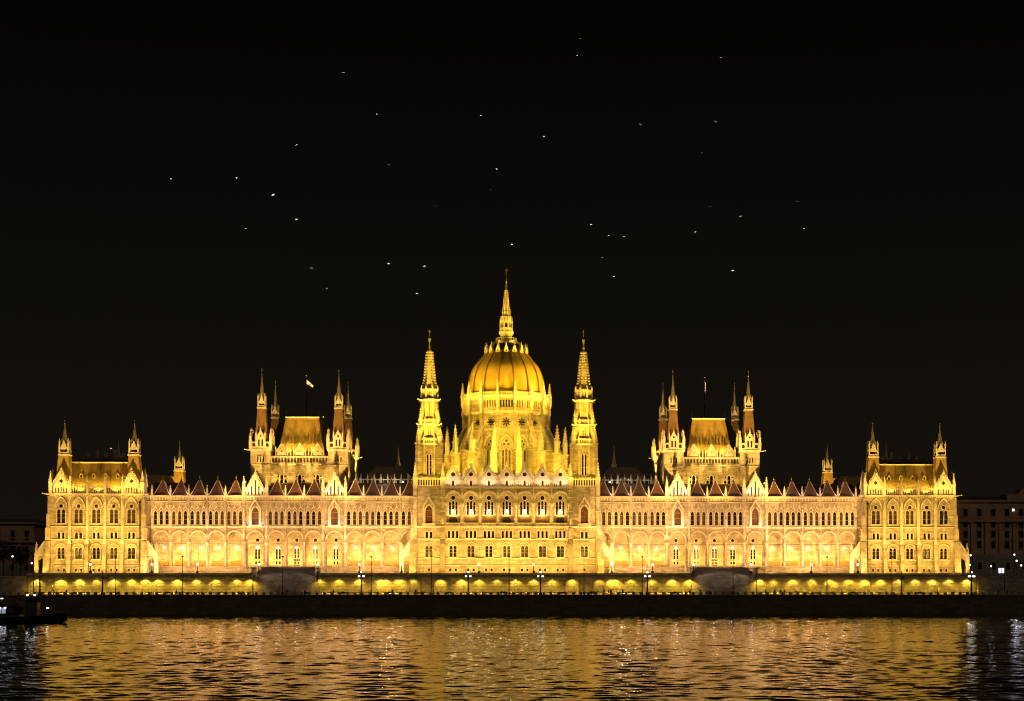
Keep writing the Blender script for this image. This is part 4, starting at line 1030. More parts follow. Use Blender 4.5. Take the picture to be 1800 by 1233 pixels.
def stairs(px0, px1, flip, label):
    x0, x1 = xw(px0), xw(px1); L = x1 - x0; cx = (x0 + x1) / 2
    P = empty('river_stairs', (cx, YW, ZQ)); tag(P, label, 'stairs', 'grey stairs down to the quay'); a = L / 2; H = ZT - ZQ
    b = MB(); b.box(-a, a, 2.0, 2.6, -.2, H, GREYW); b.box(-a - .1, -a + .3, .2, 2.0, -.2, H, GREYW); b.box(a - .3, a + .1, .2, 2.0, -.2, H, GREYW)
    obj('back_wall', b.mesh('back_wall'), P)
    for q in (-1, 1):                               # two flights falling towards the middle
        n = 18; run = (a - 3.2) / n; b = MB()
        for i in range(n):
            xa = q * (a - .3 - i * run); xb = q * (a - .3 - (i + 1) * run); z = H - (i + 1) * H / (n + 1)
            b.box(min(xa, xb), max(xa, xb), .61, 1.99, -.1, z, GREYW)
        obj('flight', b.mesh('flight'), P)
        xt = q * (a - .3); xm = q * (a - 5.2); xe = q * 2.6
        b = MB(); pl = [(xt, -.2), (xe, -.2), (xe, .9), (xm, H - .4), (xt, H - .4)]
        b.prism(pl if q < 0 else pl[::-1], .1, .6, GREYW); obj('flank_wall', b.mesh('flank_wall'), P)
    b = MB()
    for i in range(9): b.box(-a + .2, a - .2, 2.7 + i * .85, 3.55 + i * .85, H - .5 + i * .3, H + .02 + i * .3, GREYW)
    obj('upper_flight', b.mesh('upper_flight'), P)
    b = MB()
    for q in (-1, 1): b.cbox(q * a, .8, H - 1, H + 2.0, .6, .6, WALL); b.cbox(q * a, .8, H + 2, H + 2.25, .75, .75, WALL)
    obj('stair_post', b.mesh('stair_post'), P)
    return P
stairs(446, 558, 1, 'grey riverside stairs in shade left of the dome, below the left hall')
stairs(1217, 1329, -1, 'grey riverside stairs in shade right of the dome, below the right hall')
for px0, px1, lab in ((-140, 47, 'plain dim grey embankment wall at the far left behind the boat'), (1717, 1990, 'plain dim grey embankment wall at the far right past the pavilion')):
    x0, x1 = xw(px0), xw(px1); b = MB(); b.box(0, x1 - x0, 0, 1.4, 0, 5.0, GREYW); b.box(0, x1 - x0, -.2, .6, 5.0, 5.4, GREYW)
    for i in range(int((x1 - x0) / 6)): b.box(i * 6 + 2, i * 6 + 3, -.3, .1, 0, 5.0, GREYW)
    if px0 > 1000: b.prism([(0, 0), (8.2, 0), (1.2, 5.3), (0, 5.3)], -1.6, -.3, GREYW)
    tag(obj('retaining_wall', b.mesh('retaining_wall'), None, (x0, YW, ZQ)), lab, 'wall')

# ================================================================== lamps
def ordinal(i): return ['first', 'second', 'third', 'fourth', 'fifth', 'sixth', 'seventh', 'eighth', 'ninth', 'tenth', 'eleventh', 'twelfth', 'thirteenth', 'fourteenth', 'fifteenth', 'sixteenth'][i]
b = MB(); b.rev([(.35, 0), (.35, .5), (.12, .7), (.09, 1.9), (.16, 2.0), (.05, 2.15)], IRON, 8); TLP = b.mesh('post')
b = MB(); b.ball((0, 0, 2.4), .29, GLOBE, 12, 8); TLG = b.mesh('globe')
tl = [159, 267, 347, 455, 559, 632, 706, 842, 938, 1075, 1147, 1219, 1320, 1426, 1508]
for i, px in enumerate(tl):
    x = xw(px, -11.8); L = empty('terrace_lamp', (x, YW + .1, 11.25)); tag(L, f'white globe lamp on the terrace parapet, {ordinal(i)} from the left', 'lamp', 'globe lamps along the terrace')
    dim = px in (159,)
    obj('post', TLP, L); obj('globe', TLG, L); light('SPOT', L, (x, YW - .45, 13.5), 160, (1, .72, .4), (x, YW - .6, 10), 150, .5, .15)
    if px in (455, 559, 1219, 1320): light('SPOT', L, (x, YW - 1.2, 13.6), 420, (1, .80, .62), (x + (9 if px in (455, 1219) else -9), YW + .8, 6.5), 100, .7, .2)

b = MB(); b.rev([(.45, 0), (.42, .7), (.2, 1.0), (.14, 4.6), (.2, 4.8), (.1, 5.0), (.07, 6.2)], IRON, 8); CPO = b.mesh('post')
b = MB()
for k in range(4):
    a = R(45 + 90 * k); x, y = .85 * math.cos(a), .85 * math.sin(a)
    b.tube((0, 0, 4.9), (x * .8, y * .8, 4.7), .06, IRON, 5); b.tube((x * .8, y * .8, 4.7), (x, y, 5.0), .06, IRON, 5)
CARM = b.mesh('arm_cluster')
def globe_at(m):
    b = MB(); b.ball((0, 0, 0), .25, m, 10, 6); b.cbox(0, 0, .28, .4, .06, .06, IRON); return b.mesh('globe')
CG = {True: globe_at(GLOBEW), False: globe_at(GLOBEOFF)}
cl = [(70, False), (180, False), (635, True), (823, True), (950, True), (1138, True), (1585, False), (1708, True)]
for i, (px, on) in enumerate(cl):
    y = YQ + 2.0; x = xw(px, y); L = empty('candelabra_lamp', (x, y, ZQ)); tag(L, f"{'lit' if on else 'unlit'} five-globe iron street lamp on the quay, {ordinal(i)} from the left", 'street lamp', 'candelabra lamps along the quay')
    obj('post', CPO, L); obj('arm_cluster', CARM, L)
    for k in range(4):
        a = R(45 + 90 * k); obj('globe', CG[on], L, (.85 * math.cos(a), .85 * math.sin(a), 5.3))
    obj('globe', CG[on], L, (0, 0, 6.4))
    if on: light('SPOT', L, (x, y, ZQ + 4.5), 260, (1, .82, .56), (x, y + .8, ZQ), 150, .6, .3)

b = MB(); b.rev([(.22, 0), (.2, .8), (.11, 1.0), (.07, 10.5)], IRON, 8); MPO = b.mesh('pole')
b = MB(); b.box(-.28, .28, -.2, .2, 10.4, 10.8, IRON); b.box(-.24, .24, .201, .21, 10.44, 10.76, LENS); MHD = b.mesh('floodlight_head')
masts = [(-128, 'YP'), (-106, 'YP'), (-88, 'W'), (-61, 'W'), (-37, 'W'), (-20.6, 'C'), (0.5, 'C'), (21, 'C'), (37, 'W'), (62, 'W'), (88, 'W'), (106, 'YP'), (128, 'YP')]
for i, (x, kind) in enumerate(masts):
    y = YQ + 1.4; L = empty('floodlight_mast', (x, y, ZQ)); tag(L, f'thin dark floodlight pole at the quay edge, {ordinal(i)} from the left', 'light pole', 'floodlight poles along the quay')
    obj('pole', MPO, L); obj('floodlight_head', MHD, L); p = (x, y + .7, ZQ + 10.8); sg = 1 if x > 0 else -1
    if kind == 'YP':
        light('SPOT', L, p, 23000, YEL, (sg * PX + (x - sg * PX) * .7, 0, 28.5), 60, .6, .4)
        light('SPOT', L, p, 80000, YEL, (sg * PX + (x - sg * PX) * .9, 4, 46), 28, .7, .4)
    elif kind == 'W':
        light('SPOT', L, p, 38000, WARM, (x, YF, 28), 66, .5, .4)
        light('SPOT', L, p, 170000, YEL, (x * .35 + sg * HX * .65, 17, 55), 32, .8, .4)
    else:
        light('SPOT', L, p, 19000, YEL, (x, 0, 26.5), 64, .55, .4)
        if abs(x) > 5:
            light('SPOT', L, p, 125000, YEL2, (sg * 22.36, 1, 54.5), 35, .35, .4)
            light('SPOT', L, p, 520000, YEL2, (sg * 22.36, 4.5, 70), 20, .4, .4)
# terrace uplights close to the walls
def terrace_flood(x, y, tx, ty, tz, power, col, size): flood(CEN, x, y, ZT + .02, (tx, ty, tz), power, col, size)
def fixture(x, y, z, rz=0): obj('floodlight', FLOOD, CEN, (x, y, z), rz)
for sg in (-1, 1):
    for i in range(-2, 3): fixture(sg * PX + i * BAY, -8.5, ZT + .02)
    for i in range(13): fixture(sg * (31.5 + i * 5.7), -6, ZT + .02)
    strip_light(CEN, (sg * PX, -8.3, ZT + .75), 26, 185 * 26, YEL, (0, .55, 1), 175)
    strip_light(CEN, (sg * 66.5, -5.8, ZT + .75), 72, 200 * 72, WARM, (0, .55, 1), 175)
    terrace_flood(sg * (PX - 16), -6, sg * (PX - 15), 0, 15, 1500, YEL, 80); terrace_flood(sg * (PX + 16), -6, sg * (PX + 15), 0, 15, 1800, YEL, 80)
for i in range(-5, 6): fixture(i * 5.15 + .01, -8.5, ZT + .02)
strip_light(CEN, (0, -8.3, ZT + .75), 54, 185 * 54, YEL, (0, .55, 1), 175)
for sg in (-1, 1): terrace_flood(sg * 29.5, -7, sg * 27, 2, 16, 1800, YEL2, 80)
for x in (-14, -7, 0, 7, 14): fixture(x, 3.0, 36.1)
strip_light(CEN, (0, 3.2, 36.8), 30, 15000, YEL2, (0, 24, 21), 110)
for sg in (-1, 1):
    T = TOWERS[0 if sg < 0 else 1]; H = HALLS[0 if sg < 0 else 1]; k = 1.25 if sg > 0 else .8
    flood(T, sg * 20.6, 7.2, 49.4, (sg * 2, YD - 6, 76.5), 240000 * k, YEL2, 34); flood(T, sg * 19.6, 6.6, 49.4, (0, YD - 2, 94), 70000, YEL, 26); flood(H, sg * 47.5, 24, 48.5, (sg * 7, YD - 5, 75), 200000 * k, YEL2, 32)
    flood(CEN, sg * 17.5, 9, 36.1, (sg * 22.4, 5, 50), 4000, YEL2, 70); flood(WINGS[0 if sg < 0 else 1], sg * 30.5, 8, 37.6, (sg * 23, 4, 52), 5000, YEL2, 80)
    flood(CEN, sg * 18, 24, 36.1, (sg * 10, YD - 7, 54), 18000, YEL2, 90)
    P = PAVS[0 if sg < 0 else 1]; flood(P, sg * 101.5, 62, 40, (sg * 107.1, 71, 47), 7000, YEL, 80); flood(P, sg * 103.2, 9, 35, (sg * 106.5, 8, 42), 3500, YEL, 100)
    flood(H, sg * (HX - 16.5), 40, 41, (sg * (HX - 11), 48, 58), 16000, YEL, 70); flood(H, sg * (HX + 16.5), 40, 41, (sg * (HX + 11), 48, 58), 16000, YEL, 70)
# ================================================================== quay furniture
b = MB(); b.rev([(.34, 0), (.34, .55), (.40, .58), (.40, .72), (.2, .8)], SOOT, 4, rot=R(45)); BOL = b.mesh('bollard')
x = -150.0; k = 0
while x < 150:
    if not (pix(446, 1040, YQ).x < x < pix(450, 1040, YQ).x):
        tag(obj('bollard', BOL, None, (x, YQ + .25, ZQ + .21)), 'squat dark stone bollard along the quay edge', 'bollard', 'bollards along the quay edge')
    x += 2.05
def skin_person(name, pose):
    J = {'pelvis': (0, 0, .95), 'chest': (0, .0, 1.32), 'neck': (0, 0, 1.5), 'head': (0, -.02, 1.64), 'crown': (0, -.01, 1.76)}
    rad = {'pelvis': .155, 'chest': .165, 'neck': .06, 'head': .095, 'crown': .075}
    E = [('pelvis', 'chest'), ('chest', 'neck'), ('neck', 'head'), ('head', 'crown')]
    for s, n in ((-1, 'l'), (1, 'r')):
        st = pose.get('stride', .08) * s
        if pose.get('sit'):
            J[n + 'hip'] = (s * .1, 0, .93); J[n + 'knee'] = (s * .13, -.45, .95); J[n + 'ank'] = (s * .13, -.42, .5); J[n + 'toe'] = (s * .14, -.6, .45)
        else:
            J[n + 'hip'] = (s * .1, 0, .88); J[n + 'knee'] = (s * .11, st * .8 - .04, .48); J[n + 'ank'] = (s * .11, st * 1.6 + .02, .09); J[n + 'toe'] = (s * .12, st * 1.6 - .14, .04)
        J[n + 'sh'] = (s * .2, 0, 1.42); up = pose.get('arm' + n)
        J[n + 'el'] = (s * .26, -st * .6, 1.14) if not up else (s * .27, -.16, 1.22); J[n + 'wr'] = (s * .25, -st * 1.2 - .08, .9) if not up else (s * .16, -.3, 1.42)
        J[n + 'ha'] = (s * .24, -st * 1.3 - .1, .8) if not up else (s * .1, -.3, 1.52)
        for q, r in zip(('hip', 'knee', 'ank', 'toe', 'sh', 'el', 'wr', 'ha'), (.105, .07, .05, .045, .075, .05, .038, .035)): rad[n + q] = r
        E += [('pelvis', n + 'hip'), (n + 'hip', n + 'knee'), (n + 'knee', n + 'ank'), (n + 'ank', n + 'toe'), ('chest', n + 'sh'), (n + 'sh', n + 'el'), (n + 'el', n + 'wr'), (n + 'wr', n + 'ha')]
    keys = list(J); me = bpy.data.meshes.new(name); me.from_pydata([J[k] for k in keys], [(keys.index(a), keys.index(c)) for a, c in E], [])
    o = bpy.data.objects.new(name, me); C.objects.link(o); o.modifiers.new('s', 'SKIN'); ss = o.modifiers.new('u', 'SUBSURF'); ss.levels = 1
    for i, k in enumerate(keys):
        v = me.skin_vertices[0].data[i]; v.radius = (rad[k], rad[k]); v.use_root = k == 'pelvis'
    dg = bpy.context.evaluated_depsgraph_get(); dg.update(); out = bpy.data.meshes.new_from_object(o.evaluated_get(dg)); bpy.data.objects.remove(o)
    out.materials.clear(); out.materials.append(MATS[pose.get('cloth', CLOTH)]); out.materials.append(MATS[SKIN])
    for p in out.polygons:
        p.use_smooth = True; c = p.center
        if (1.53 < c.z < 1.72 and c.y < -.02) or (1.5 < c.z < 1.56 and abs(c.x) < .08): p.material_index = 1
    return out
PM = [skin_person('person', dict(stride=.16)), skin_person('person', dict(stride=.03, armr=True)), skin_person('person', dict(stride=.05, cloth=CLOTH2)), skin_person('person', dict(sit=True))]
wp = ['striding along', 'with one arm raised', 'standing still in brown clothes']
ppl = [(310, 0), (505, 1), (536, 2), (586, 0), (690, 1), (731, 2), (762, 0), (1062, 1), (1070, 0), (1074, 2), (1095, 1), (1213, 0), (1231, 2), (1346, 0), (1362, 0), (1372, 1), (1379, 2), (1398, 0), (95, 1), (117, 2), (1755, 0), (1770, 2)]
near = {310: 'below the left arcade', 505: 'at the left grey stairs', 536: 'at the left grey stairs', 586: 'just right of the left grey stairs', 690: 'left of the left spire tower', 731: 'below the left spire tower', 762: 'below the left spire tower, its right side',
        1062: 'leftmost of three past the right tower', 1070: 'middle of three past the right tower', 1074: 'last of three past the right tower', 1095: 'beside a bench past the right tower', 1213: 'where the right grey stairs begin', 1231: 'at the right grey stairs',
        1346: 'leftmost of group past right stairs', 1362: 'second in group past right stairs', 1372: 'third in group past right stairs', 1379: 'last in group past right stairs', 1398: 'alone beyond the group by the right arcade',
        95: 'on the quay above the boat bow', 117: 'below the left end pavilion, right of the unlit lamp', 1755: 'at the far right past the pavilion', 1770: 'at the far right edge of the quay'}
for px, k in ppl:
    y = YQ + 1.3 + (px * 7 % 10) * .12; p = obj('person', PM[k], None, (xw(px, y), y, ZQ + .01), R((px * 37) % 360))
    tag(p, f'person in dark clothes {wp[k]}, {near[px]}' if k != 2 else f'person {wp[k]}, {near[px]}', 'person', 'people strolling on the quay')
b = MB()
for i in range(3): b.box(-.95, .95, -.3 + i * .2, -.14 + i * .2, .42, .47, WOOD)
SEATM = b.mesh('seat'); b = MB()
for i in range(3): b.box(-.95, .95, .3, .34, .55 + i * .16, .68 + i * .16, WOOD)
BACKM = b.mesh('backrest'); b = MB(); b.box(-.04, .04, -.3, .32, 0, .06, IRON); b.box(-.04, .04, .28, .34, 0, 1.0, IRON); b.box(-.04, .04, -.28, -.22, 0, .42, IRON); b.box(-.04, .04, -.25, .3, .36, .42, IRON); LEGM = b.mesh('leg')
for i, px in enumerate((130, 296, 424, 540, 601, 685, 735, 788, 885, 988, 1042, 1187, 1246, 1290, 1462, 1500, 1620)):
    y = YQ + 1.0; L = empty('bench', (xw(px, y), y, ZQ + .01), R(0)); tag(L, f"dark slatted bench at the quay edge, {['first','second','third','fourth','fifth','sixth','seventh','eighth','ninth','tenth','eleventh','twelfth','thirteenth','fourteenth','fifteenth','sixteenth','last'][i]} from the left", 'bench', 'benches on the quay')
    obj('seat', SEATM, L); obj('backrest', BACKM, L); obj('leg', LEGM, L, (-.8, 0, 0)); obj('leg', LEGM, L, (.8, 0, 0))
    if i in (2, 4, 8, 10, 12, 15):
        for q, s in ((-.4, 'left'), (.35, 'right')):
            p = obj('person', PM[3], None, (xw(px, y) + q, y + .02, ZQ - .36), R(6 if q > 0 else -8)); tag(p, f'person in dark clothes seated at the {s} end of the {ordinal(i)} bench', 'person', 'people strolling on the quay')

# ================================================================== flags on the halls
for sg in (-1, 1):
    x = sg * HX; F = empty('flagpole', (x, 33.5, 57.4)); tag(F, 'tall flagpole with a flag blown out to the right above the left hall roof' if sg < 0 else 'tall flagpole with a limp hanging flag above the right hall roof', 'flagpole', 'flagpoles on the halls')
    b = MB(); b.rev([(.3, 0), (.22, 1), (.13, 4), (.06, 14.6)], IRON, 8); b.ball((0, 0, 14.7), .22, GILT); b.ball((0, 0, 7.2), .2, GILT); obj('pole', b.mesh('pole'), F)
    b = MB(); n = 10; top = []; bot = []
    for i in range(n + 1):
        t = i / n
        if sg < 0: xx = .1 + 2.0 * t; dz = -1.8 * t ** 1.3; yy = .3 * math.sin(5 * t); h0 = 13.4; h1 = h0 - 1.4 + .8 * t
        else: xx = .1 + .35 * abs(math.sin(4 * t)); dz = -2.6 * t; yy = .3 * math.sin(7 * t); h0 = 13.6; h1 = h0 - 1.3
        top.append((xx, yy, h0 + dz)); bot.append((xx * .96 + .02, yy + .12 * math.sin(9 * t), h1 + dz))
    for i in range(n): b.loft([[top[i], (top[i][0], top[i][1] + .02, top[i][2]), (bot[i][0], bot[i][1] + .02, bot[i][2]), bot[i]], [top[i + 1], (top[i + 1][0], top[i + 1][1] + .02, top[i + 1][2]), (bot[i + 1][0], bot[i + 1][1] + .02, bot[i + 1][2]), bot[i + 1]]], FLAGW)
    obj('flag', b.mesh('flag'), F)
    light('SPOT', F, (x + 3, 25, 59.2), 550, (.9, .95, 1), (x + .8, 33.5, 69.5), 30, .5, .1)

# ================================================================== boat at the left
def boat():
    bw = pix(118, 1082, -128); P = empty('passenger_boat', (bw.x, -128, 0)); tag(P, 'dark two-deck passenger boat with white deck lights at the lower left', 'boat')
    Lb = 40
    def hullring(x, hw, z0, z1): return [(x, -hw * .7, z0), (x, hw * .7, z0), (x, hw, z1), (x, -hw, z1)]
    b = MB(); b.loft([hullring(-Lb, 2.6, -.4, 1.2), hullring(-Lb + 4, 3.2, -.5, 1.25), hullring(-10, 3.2, -.5, 1.3), hullring(-4, 2.2, -.4, 1.6), hullring(-1.4, .9, -.2, 1.9), hullring(0, .06, .5, 2.15)], HULL); obj('hull', b.mesh('hull'), P)
    b = MB(); b.box(-Lb + 3, -9.4, -2.7, 2.7, 1.25, 1.75, CABIN); b.box(-Lb + 3, -9.2, -2.9, 2.9, 3.45, 3.65, CABIN); obj('lower_deck', b.mesh('lower_deck'), P)
    b = MB(); b.box(-Lb + 5, -9.6, -2.6, 2.6, 5.3, 5.5, CABIN); b.box(-Lb + 5, -9.6, -2.62, 2.62, 3.66, 4.1, CABIN); obj('canopy', b.mesh('canopy'), P)
    b = MB(); b.box(-Lb + 3.2, -9.7, -2.5, 2.5, 1.76, 3.44, BGLASS); obj('saloon_glazing', b.mesh('saloon_glazing'), P)
    for i in range(12):
        x = -10.5 - i * 2.3; b = cached('bpost', lambda: _post()); obj('deck_post', b, P, (x, -2.6, 1.75)); obj('deck_post', b, P, (x, -2.55, 4.1))
    b = MB(); b.box(-8.3, -5.9, -1.4, 1.4, 1.3, 4.3, CABIN); b.box(-8.2, -5.85, -1.45, 1.45, 4.3, 5.4, BGLASS); b.box(-8.6, -5.6, -1.6, 1.6, 5.4, 5.6, CABIN); obj('wheelhouse', b.mesh('wheelhouse'), P)
    lm = cached('blamp', lambda: _blamp())
    for x, y, z in ((-12.1, -2.4, 3.1), (-13.2, -2.4, 3.1), (-15.8, -2.4, 3.1), (-19.5, -2.4, 3.1), (-22.5, -2.4, 3.1), (-12.8, -2.3, 5.0), (-14.2, -2.3, 4.9), (-15.6, -2.3, 5.0), (-18.2, -2.3, 5.0), (-22, -2.3, 5.0), (-7.8, -1.5, 5.75), (-6.3, -1.5, 5.75), (-3.6, -1.6, 3.0)):
        obj('deck_lamp', lm, P, (x, y, z))
        light('POINT', P, (bw.x + x, -128 + y - .35, z - .1), 4, (.85, .9, 1), radius=.2)
    obj('deck_lamp', lm, P, (-14.4, -3.15, .75)); light('POINT', P, (bw.x - 14.4, -131.6, .6), 10, (1, 1, 1), radius=.1)
    b = MB()
    for i in range(14):
        b.box(-38 + i * 2.05, -36.6 + i * 2.05, -2.53, -2.51, 2.0, 3.2, CABIN if i % 3 else LITDIM)
    obj('saloon_windows', b.mesh('saloon_windows'), P)
    b = MB()
    for i in range(6): b.tube((-.4 - i * .9, 0, 2.1 - i * .06), (-.4 - i * .9, 0, 3.0 - i * .06), .03, IRON, 4)
    b.tube((-.4, 0, 3.0), (-5.0, 0, 2.7), .03, IRON, 4); obj('bow_rail', b.mesh('bow_rail'), P)
def _post():
    b = MB(); b.box(-.05, .05, -.05, .05, 0, 1.2, CABIN); b.box(-1.15, 1.15, -.03, .03, .35, .4, CABIN); return b.mesh('deck_post')
def _blamp():
    b = MB(); b.rev([(.2, 0), (.26, .12), (.2, .24)], GLOBEW, 8); b.rev([(.3, .24), (.1, .34)], IRON, 8); return b.mesh('deck_lamp')
boat()

# ================================================================== dim city at both ends
def office(name, loc, wd, h, dp, label, bays, storeys, base_h, ry=0):
    P = empty(name, loc); tag(P, label, 'building')
    b = MB(); b.box(-wd / 2, wd / 2, 0, dp, base_h, h, OFFICE); obj('wall', b.mesh('wall'), P)
    b = MB(); b.box(-wd / 2 - .4, wd / 2 + .4, -.5, dp, 0, base_h, OFFBASE)
    for i in range(int(base_h / .9)): b.box(-wd / 2 - .5, wd / 2 + .5, -.62, -.4, i * .9 + .1, i * .9 + .8, OFFBASE)
    obj('rusticated_base', b.mesh('rusticated_base'), P)
    b = MB(); b.box(-wd / 2 - .8, wd / 2 + .8, -1.0, dp, h - 6.6, h - 6.0, OFFICE); b.box(-wd / 2 - .6, wd / 2 + .6, -.7, dp, h, h + .6, OFFICE); obj('cornice', b.mesh('cornice'), P)
    bp = wd / bays; pil = MB(); pil.box(-.55, .55, -.55, .02, base_h, h - 6.6, OFFICE); pm = pil.mesh('pilaster')
    wm = MB(); wm.box(-.7, .7, -.06, .02, 0, 2.2, GLASS); wm.box(-.9, -.7, -.15, .02, -.1, 2.3, OFFICE); wm.box(.7, .9, -.15, .02, -.1, 2.3, OFFICE); wm.box(-1.0, 1.0, -.25, .02, 2.3, 2.6, OFFICE); wm.box(-1.0, 1.0, -.25, .02, -.35, -.1, OFFICE); wm = wm.mesh('window')
    for i in range(bays):
        x = -wd / 2 + (i + .5) * bp
        if i: obj('pilaster', pm, P, (x - bp / 2, 0, 0))
        for s in range(storeys): obj('window', wm, P, (x, 0, base_h + 2 + s * (h - 7 - base_h) / storeys))
        obj('window', wm, P, (x, 0, h - 4.6)); obj('window', wm, P, (x, -.62, 2.4))
    b = MB(); b.box(-7, 7, -.4, 8, h + .6, h + 2.6, OFFICE); b.prism([(-3.2, h + 2.6), (3.2, h + 2.6), (2.2, h + 4.2), (-2.2, h + 4.2)], -.3, 5, OFFICE); obj('attic', b.mesh('attic'), P)
    b = MB(); b.loft([[(-wd / 2, 2, h + .6), (wd / 2, 2, h + .6), (wd / 2, dp, h + .6), (-wd / 2, dp, h + .6)], [(-wd / 2 + 4, 8, h + 2.2), (wd / 2 - 4, 8, h + 2.2), (wd / 2 - 4, dp - 6, h + 2.2), (-wd / 2 + 4, dp - 6, h + 2.2)]], SLATE); obj('roof', b.mesh('roof'), P)
    return P
p = pix(1733, 1010, 62); q = office('office_building', (p.x + 14, 62, ZT), 74, 24.6, 30, 'dim brown classical office block with pilasters at the right edge, beyond the pavilion', 16, 3, 7.4)
b = MB(); b.box(-.9, -.1, -.7, -.64, 0, 1.6, LITWIN); b.box(.1, .9, -.7, -.64, 0, 1.6, LITWIN); obj('lit_window', b.mesh('lit_window'), q, (pix(1759, 1012, 62).x - p.x - 14, 0, 1.2))
b = MB(); b.box(-.35, .0, -.12, -.06, 0, .9, LITWIN); b.box(.1, .4, -.12, -.06, .1, .8, LITWIN); obj('lit_window', b.mesh('lit_window'), q, (pix(1781, 908, 62).x - p.x - 14, 0, 21.5))
p = pix(20, 1010, 120); office('office_building', (p.x - 22, 120, ZT), 60, 19, 30, 'very dark house block at the far left behind the lamps', 12, 3, 4.5)
b = MB(); b.rev([(.2, 0), (.09, 1), (.07, 8)], IRON, 8); SPO = b.mesh('post'); b = MB(); b.ball((0, 0, 8.2), .27, GLOBEW, 10, 6); b.cbox(0, 0, 8.5, 8.7, .3, .3, IRON); SHD = b.mesh('lamp_head')
for px, py, y, lab in ((22, 978, 20, 'white street lamp on a post at the far left edge'), (56, 990, 8, 'bright white street lamp just left of the left end pavilion'), (1706, 976, 30, 'small street lamp beside the right end pavilion buttress'), (1705.5, 993, 14, 'bright street lamp low beside the right pavilion corner'), (1742, 1003, 40, 'white street lamp in front of the office block, left of its lit window'), (1783, 975, 50, 'tall street lamp before the office block at the right edge'), (1787, 986, 30, 'second tall street lamp at the right edge, in front of the first'), (1795, 999, 20, 'low white street lamp at the very right edge')):
    q = pix(px, py, y); L = empty('street_lamp', (q.x, y, ZT - .06)); tag(L, lab, 'street lamp', 'street lamps past the palace ends'); s_ = (q.z - ZT) / 8.2
    L.scale = (1, 1, max(.4, s_)); o = obj('post', SPO, L); o = obj('lamp_head', SHD, L); o.scale = (1, 1, 1 / max(.4, s_)); o.location.z = 8.2 - 8.2 / max(.4, s_)
    d = light('POINT', None, (q.x, y - .7, q.z), 45 if px > 1720 else 35, (.93, .92, 1) if px > 1720 or px < 40 else (1, .9, .75), radius=.5)
# two dark trees at the left end
def tree(x, y, h, lab, seed):
    rg = random.Random(seed); T = empty('street_tree', (x, y, ZT - .06)); tag(T, lab, 'tree', 'dark trees at the left end')
    b = MB(); b.tube((0, 0, 0), (0, 0, h * .45), .28, BARK, 7, .16)
    for i in range(6):
        a = rg.uniform(0, 6.28); b.tube((0, 0, h * (.3 + .03 * i)), (math.cos(a) * h * .22, math.sin(a) * h * .22, h * rg.uniform(.6, .85)), .1, BARK, 5, .03)
    obj('trunk', b.mesh('trunk'), T); b = MB()
    for i in range(900):
        u = Vector((rg.gauss(0, 1), rg.gauss(0, 1), rg.gauss(0, 1))).normalized() * rg.random() ** .4
        c = Vector((u.x * h * .33 * (1 + .3 * math.sin(5 * u.z)), u.y * h * .33, h * .68 + u.z * h * .32)); s_ = rg.uniform(.18, .42)
        q = Vector((rg.gauss(0, 1), rg.gauss(0, 1), rg.gauss(0, 1))).normalized(); r_ = q.orthogonal().normalized(); t = q.cross(r_)
        b.add([c + r_ * s_, c + t * s_ * .6, c - r_ * s_, c - t * s_ * .6], [(0, 1, 2, 3)], LEAF)
    obj('crown', b.mesh('crown'), T)
for i, (px, y, h) in enumerate(((6, 30, 11), (36, 40, 9.5))):
    tree(pix(px, 1000, y).x, y, h, ['dark leafy tree at the far left edge', 'smaller dark tree between the far left lamp and the pavilion'][i], i)

# ================================================================== gulls lit from below
b = MB()
b.loft([[(x_, r * math.cos(t) * 1.0, r * math.sin(t)) for t in [k * math.pi / 3 for k in range(6)]] for x_, r in ((-.34, .02), (-.2, .09), (.05, .12), (.22, .08), (.34, .03))], GULL)
GBODY = b
def gull(bend):
    b = MB()
    b.loft([[(r * math.cos(t), y_, r * math.sin(t)) for t in [k * math.pi / 3 for k in range(6)]] for y_, r in ((-.36, .02), (-.27, .075), (-.1, .13), (.12, .11), (.4, .03))], GULL)
    for s in (-1, 1):
        P0 = [(0.08 * s, -.14, .04), (.08 * s, .16, .04)]; P1 = [(.42 * s, -.2, .04 + bend), (.42 * s, .1, .04 + bend)]; P2 = [(.86 * s, -.02, .02 + bend * .4), (.86 * s, .05, .02 + bend * .4)]
        for A, B in ((P0, P1), (P1, P2)): b.loft([[A[0], A[1], (A[1][0], A[1][1], A[1][2] + .03), (A[0][0], A[0][1], A[0][2] + .03)], [B[0], B[1], (B[1][0], B[1][1], B[1][2] + .03), (B[0][0], B[0][1], B[0][2] + .03)]], GULLW if False else GULL)
    b.loft([[(-.05, .36, 0), (.05, .36, 0), (.05, .36, .02), (-.05, .36, .02)], [(-.14, .56, 0), (.14, .56, 0), (.14, .56, .02), (-.14, .56, .02)]], GULL)
    return b.mesh('gull')
GM = [gull(.16), gull(.02), gull(-.12)]
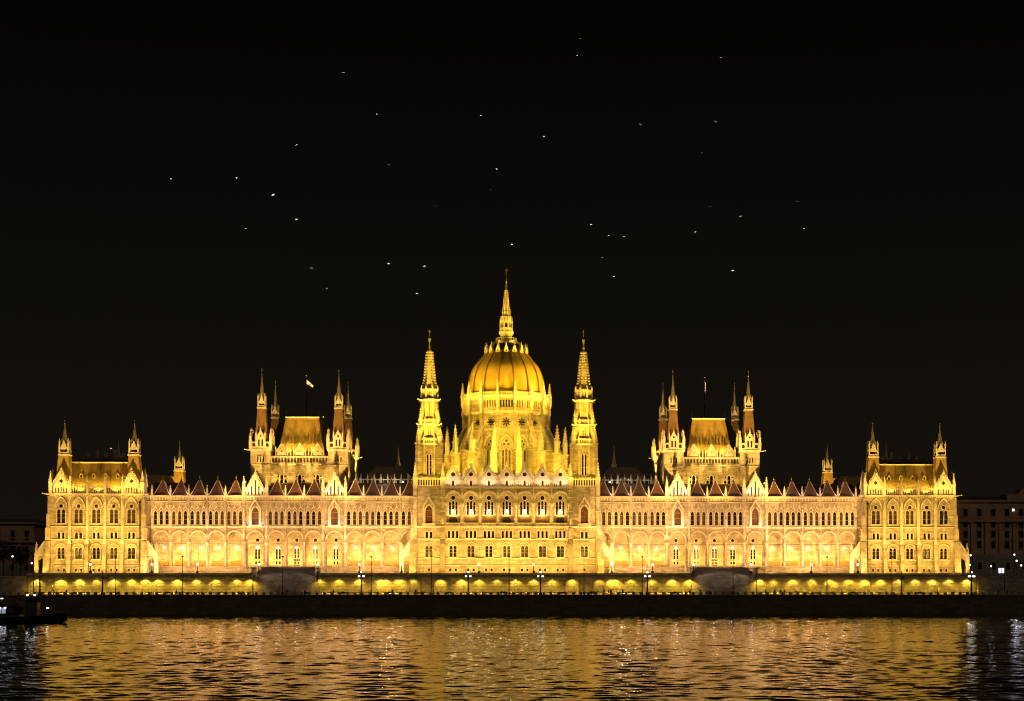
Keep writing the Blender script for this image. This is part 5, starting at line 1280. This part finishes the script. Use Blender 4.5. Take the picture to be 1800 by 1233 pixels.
gl = [(1022, 68), (1267, 102), (603, 128), (1015, 98), (664, 201), (845, 203), (1126, 219), (1258, 214), (956, 240), (521, 255), (1233, 269), (682, 289), (872, 297), (300, 315), (415, 313), (862, 334), (480, 343), (765, 363), (1401, 355), (1248, 364), (1302, 381), (521, 386), (1039, 395), (1070, 414), (1097, 416), (1222, 408), (1413, 402), (433, 402), (900, 430), (1060, 453), (1079, 486), (1288, 476), (746, 468), (683, 464), (548, 472), (733, 516), (574, 507), (195, 789), (568, 733)]
DIM = {(1015, 98), (664, 201), (1248, 364), (1413, 402), (433, 402), (683, 464), (548, 472), (574, 507)}
zones = [(380, 'the left end pavilion'), (560, 'the left hall'), (700, 'the gap between left hall and left tower'), (815, 'the left spire tower'), (970, 'the dome'), (1085, 'the right spire tower'), (1180, 'the gap right of the right tower'), (1295, 'the right hall'), (1900, 'the right wing')]
zone = {}
for g in sorted(gl, key=lambda g: g[1]):
    zn = next(n for lim, n in zones if g[0] < lim); zone.setdefault(zn, []).append(g)
for zn, L in zone.items():
    for i, g in enumerate(L):
        rk = 'only gull' if len(L) == 1 else 'highest gull' if i == 0 else 'lowest gull' if i == len(L) - 1 else ordinal(i) + ' highest gull'
        Y = (-30 + (g[0] * 13 % 15) if g not in DIM else -10) if g[1] < 700 else 1.5 if g[0] < 300 else 16
        p = pix(*g, Y); o = obj('gull', GM[(g[0] + g[1]) % 3], None, p, R((g[0] * 53) % 360)); o.rotation_euler = (R((g[1] * 7) % 30 - 15), R((g[0] * 11) % 40 - 20), R((g[0] * 53) % 100 - 50))
        o.scale = (.52,) * 3
        tag(o, f'{rk} in the night sky above {zn}', 'gull', 'gulls over the floodlit palace')
def _gull_light():
    b = MB(); b.box(-.4, .4, -.3, .3, .0, .5, IRON); b.box(-.35, .35, -.25, .25, .5, .52, LENS); return b.mesh('housing')
for i, x in enumerate((-95, -32, 32, 95)):  # skyward beams and housings added only to brighten the gulls
    L = empty('added_gull_light', (x, YQ + 4, ZQ)); tag(L, f'added gull light on the quay pavement pointing skyward, {ordinal(i)} from the left', 'floodlight', 'added gull lights on the quay')
    b = cached('sky', lambda: _gull_light()); obj('housing', b, L); light('SPOT', L, (x, YQ + 4, ZQ + .6), 1000000, (1, .93, .8), (x, YQ - 16, ZQ + 80), 56, .2, .3)
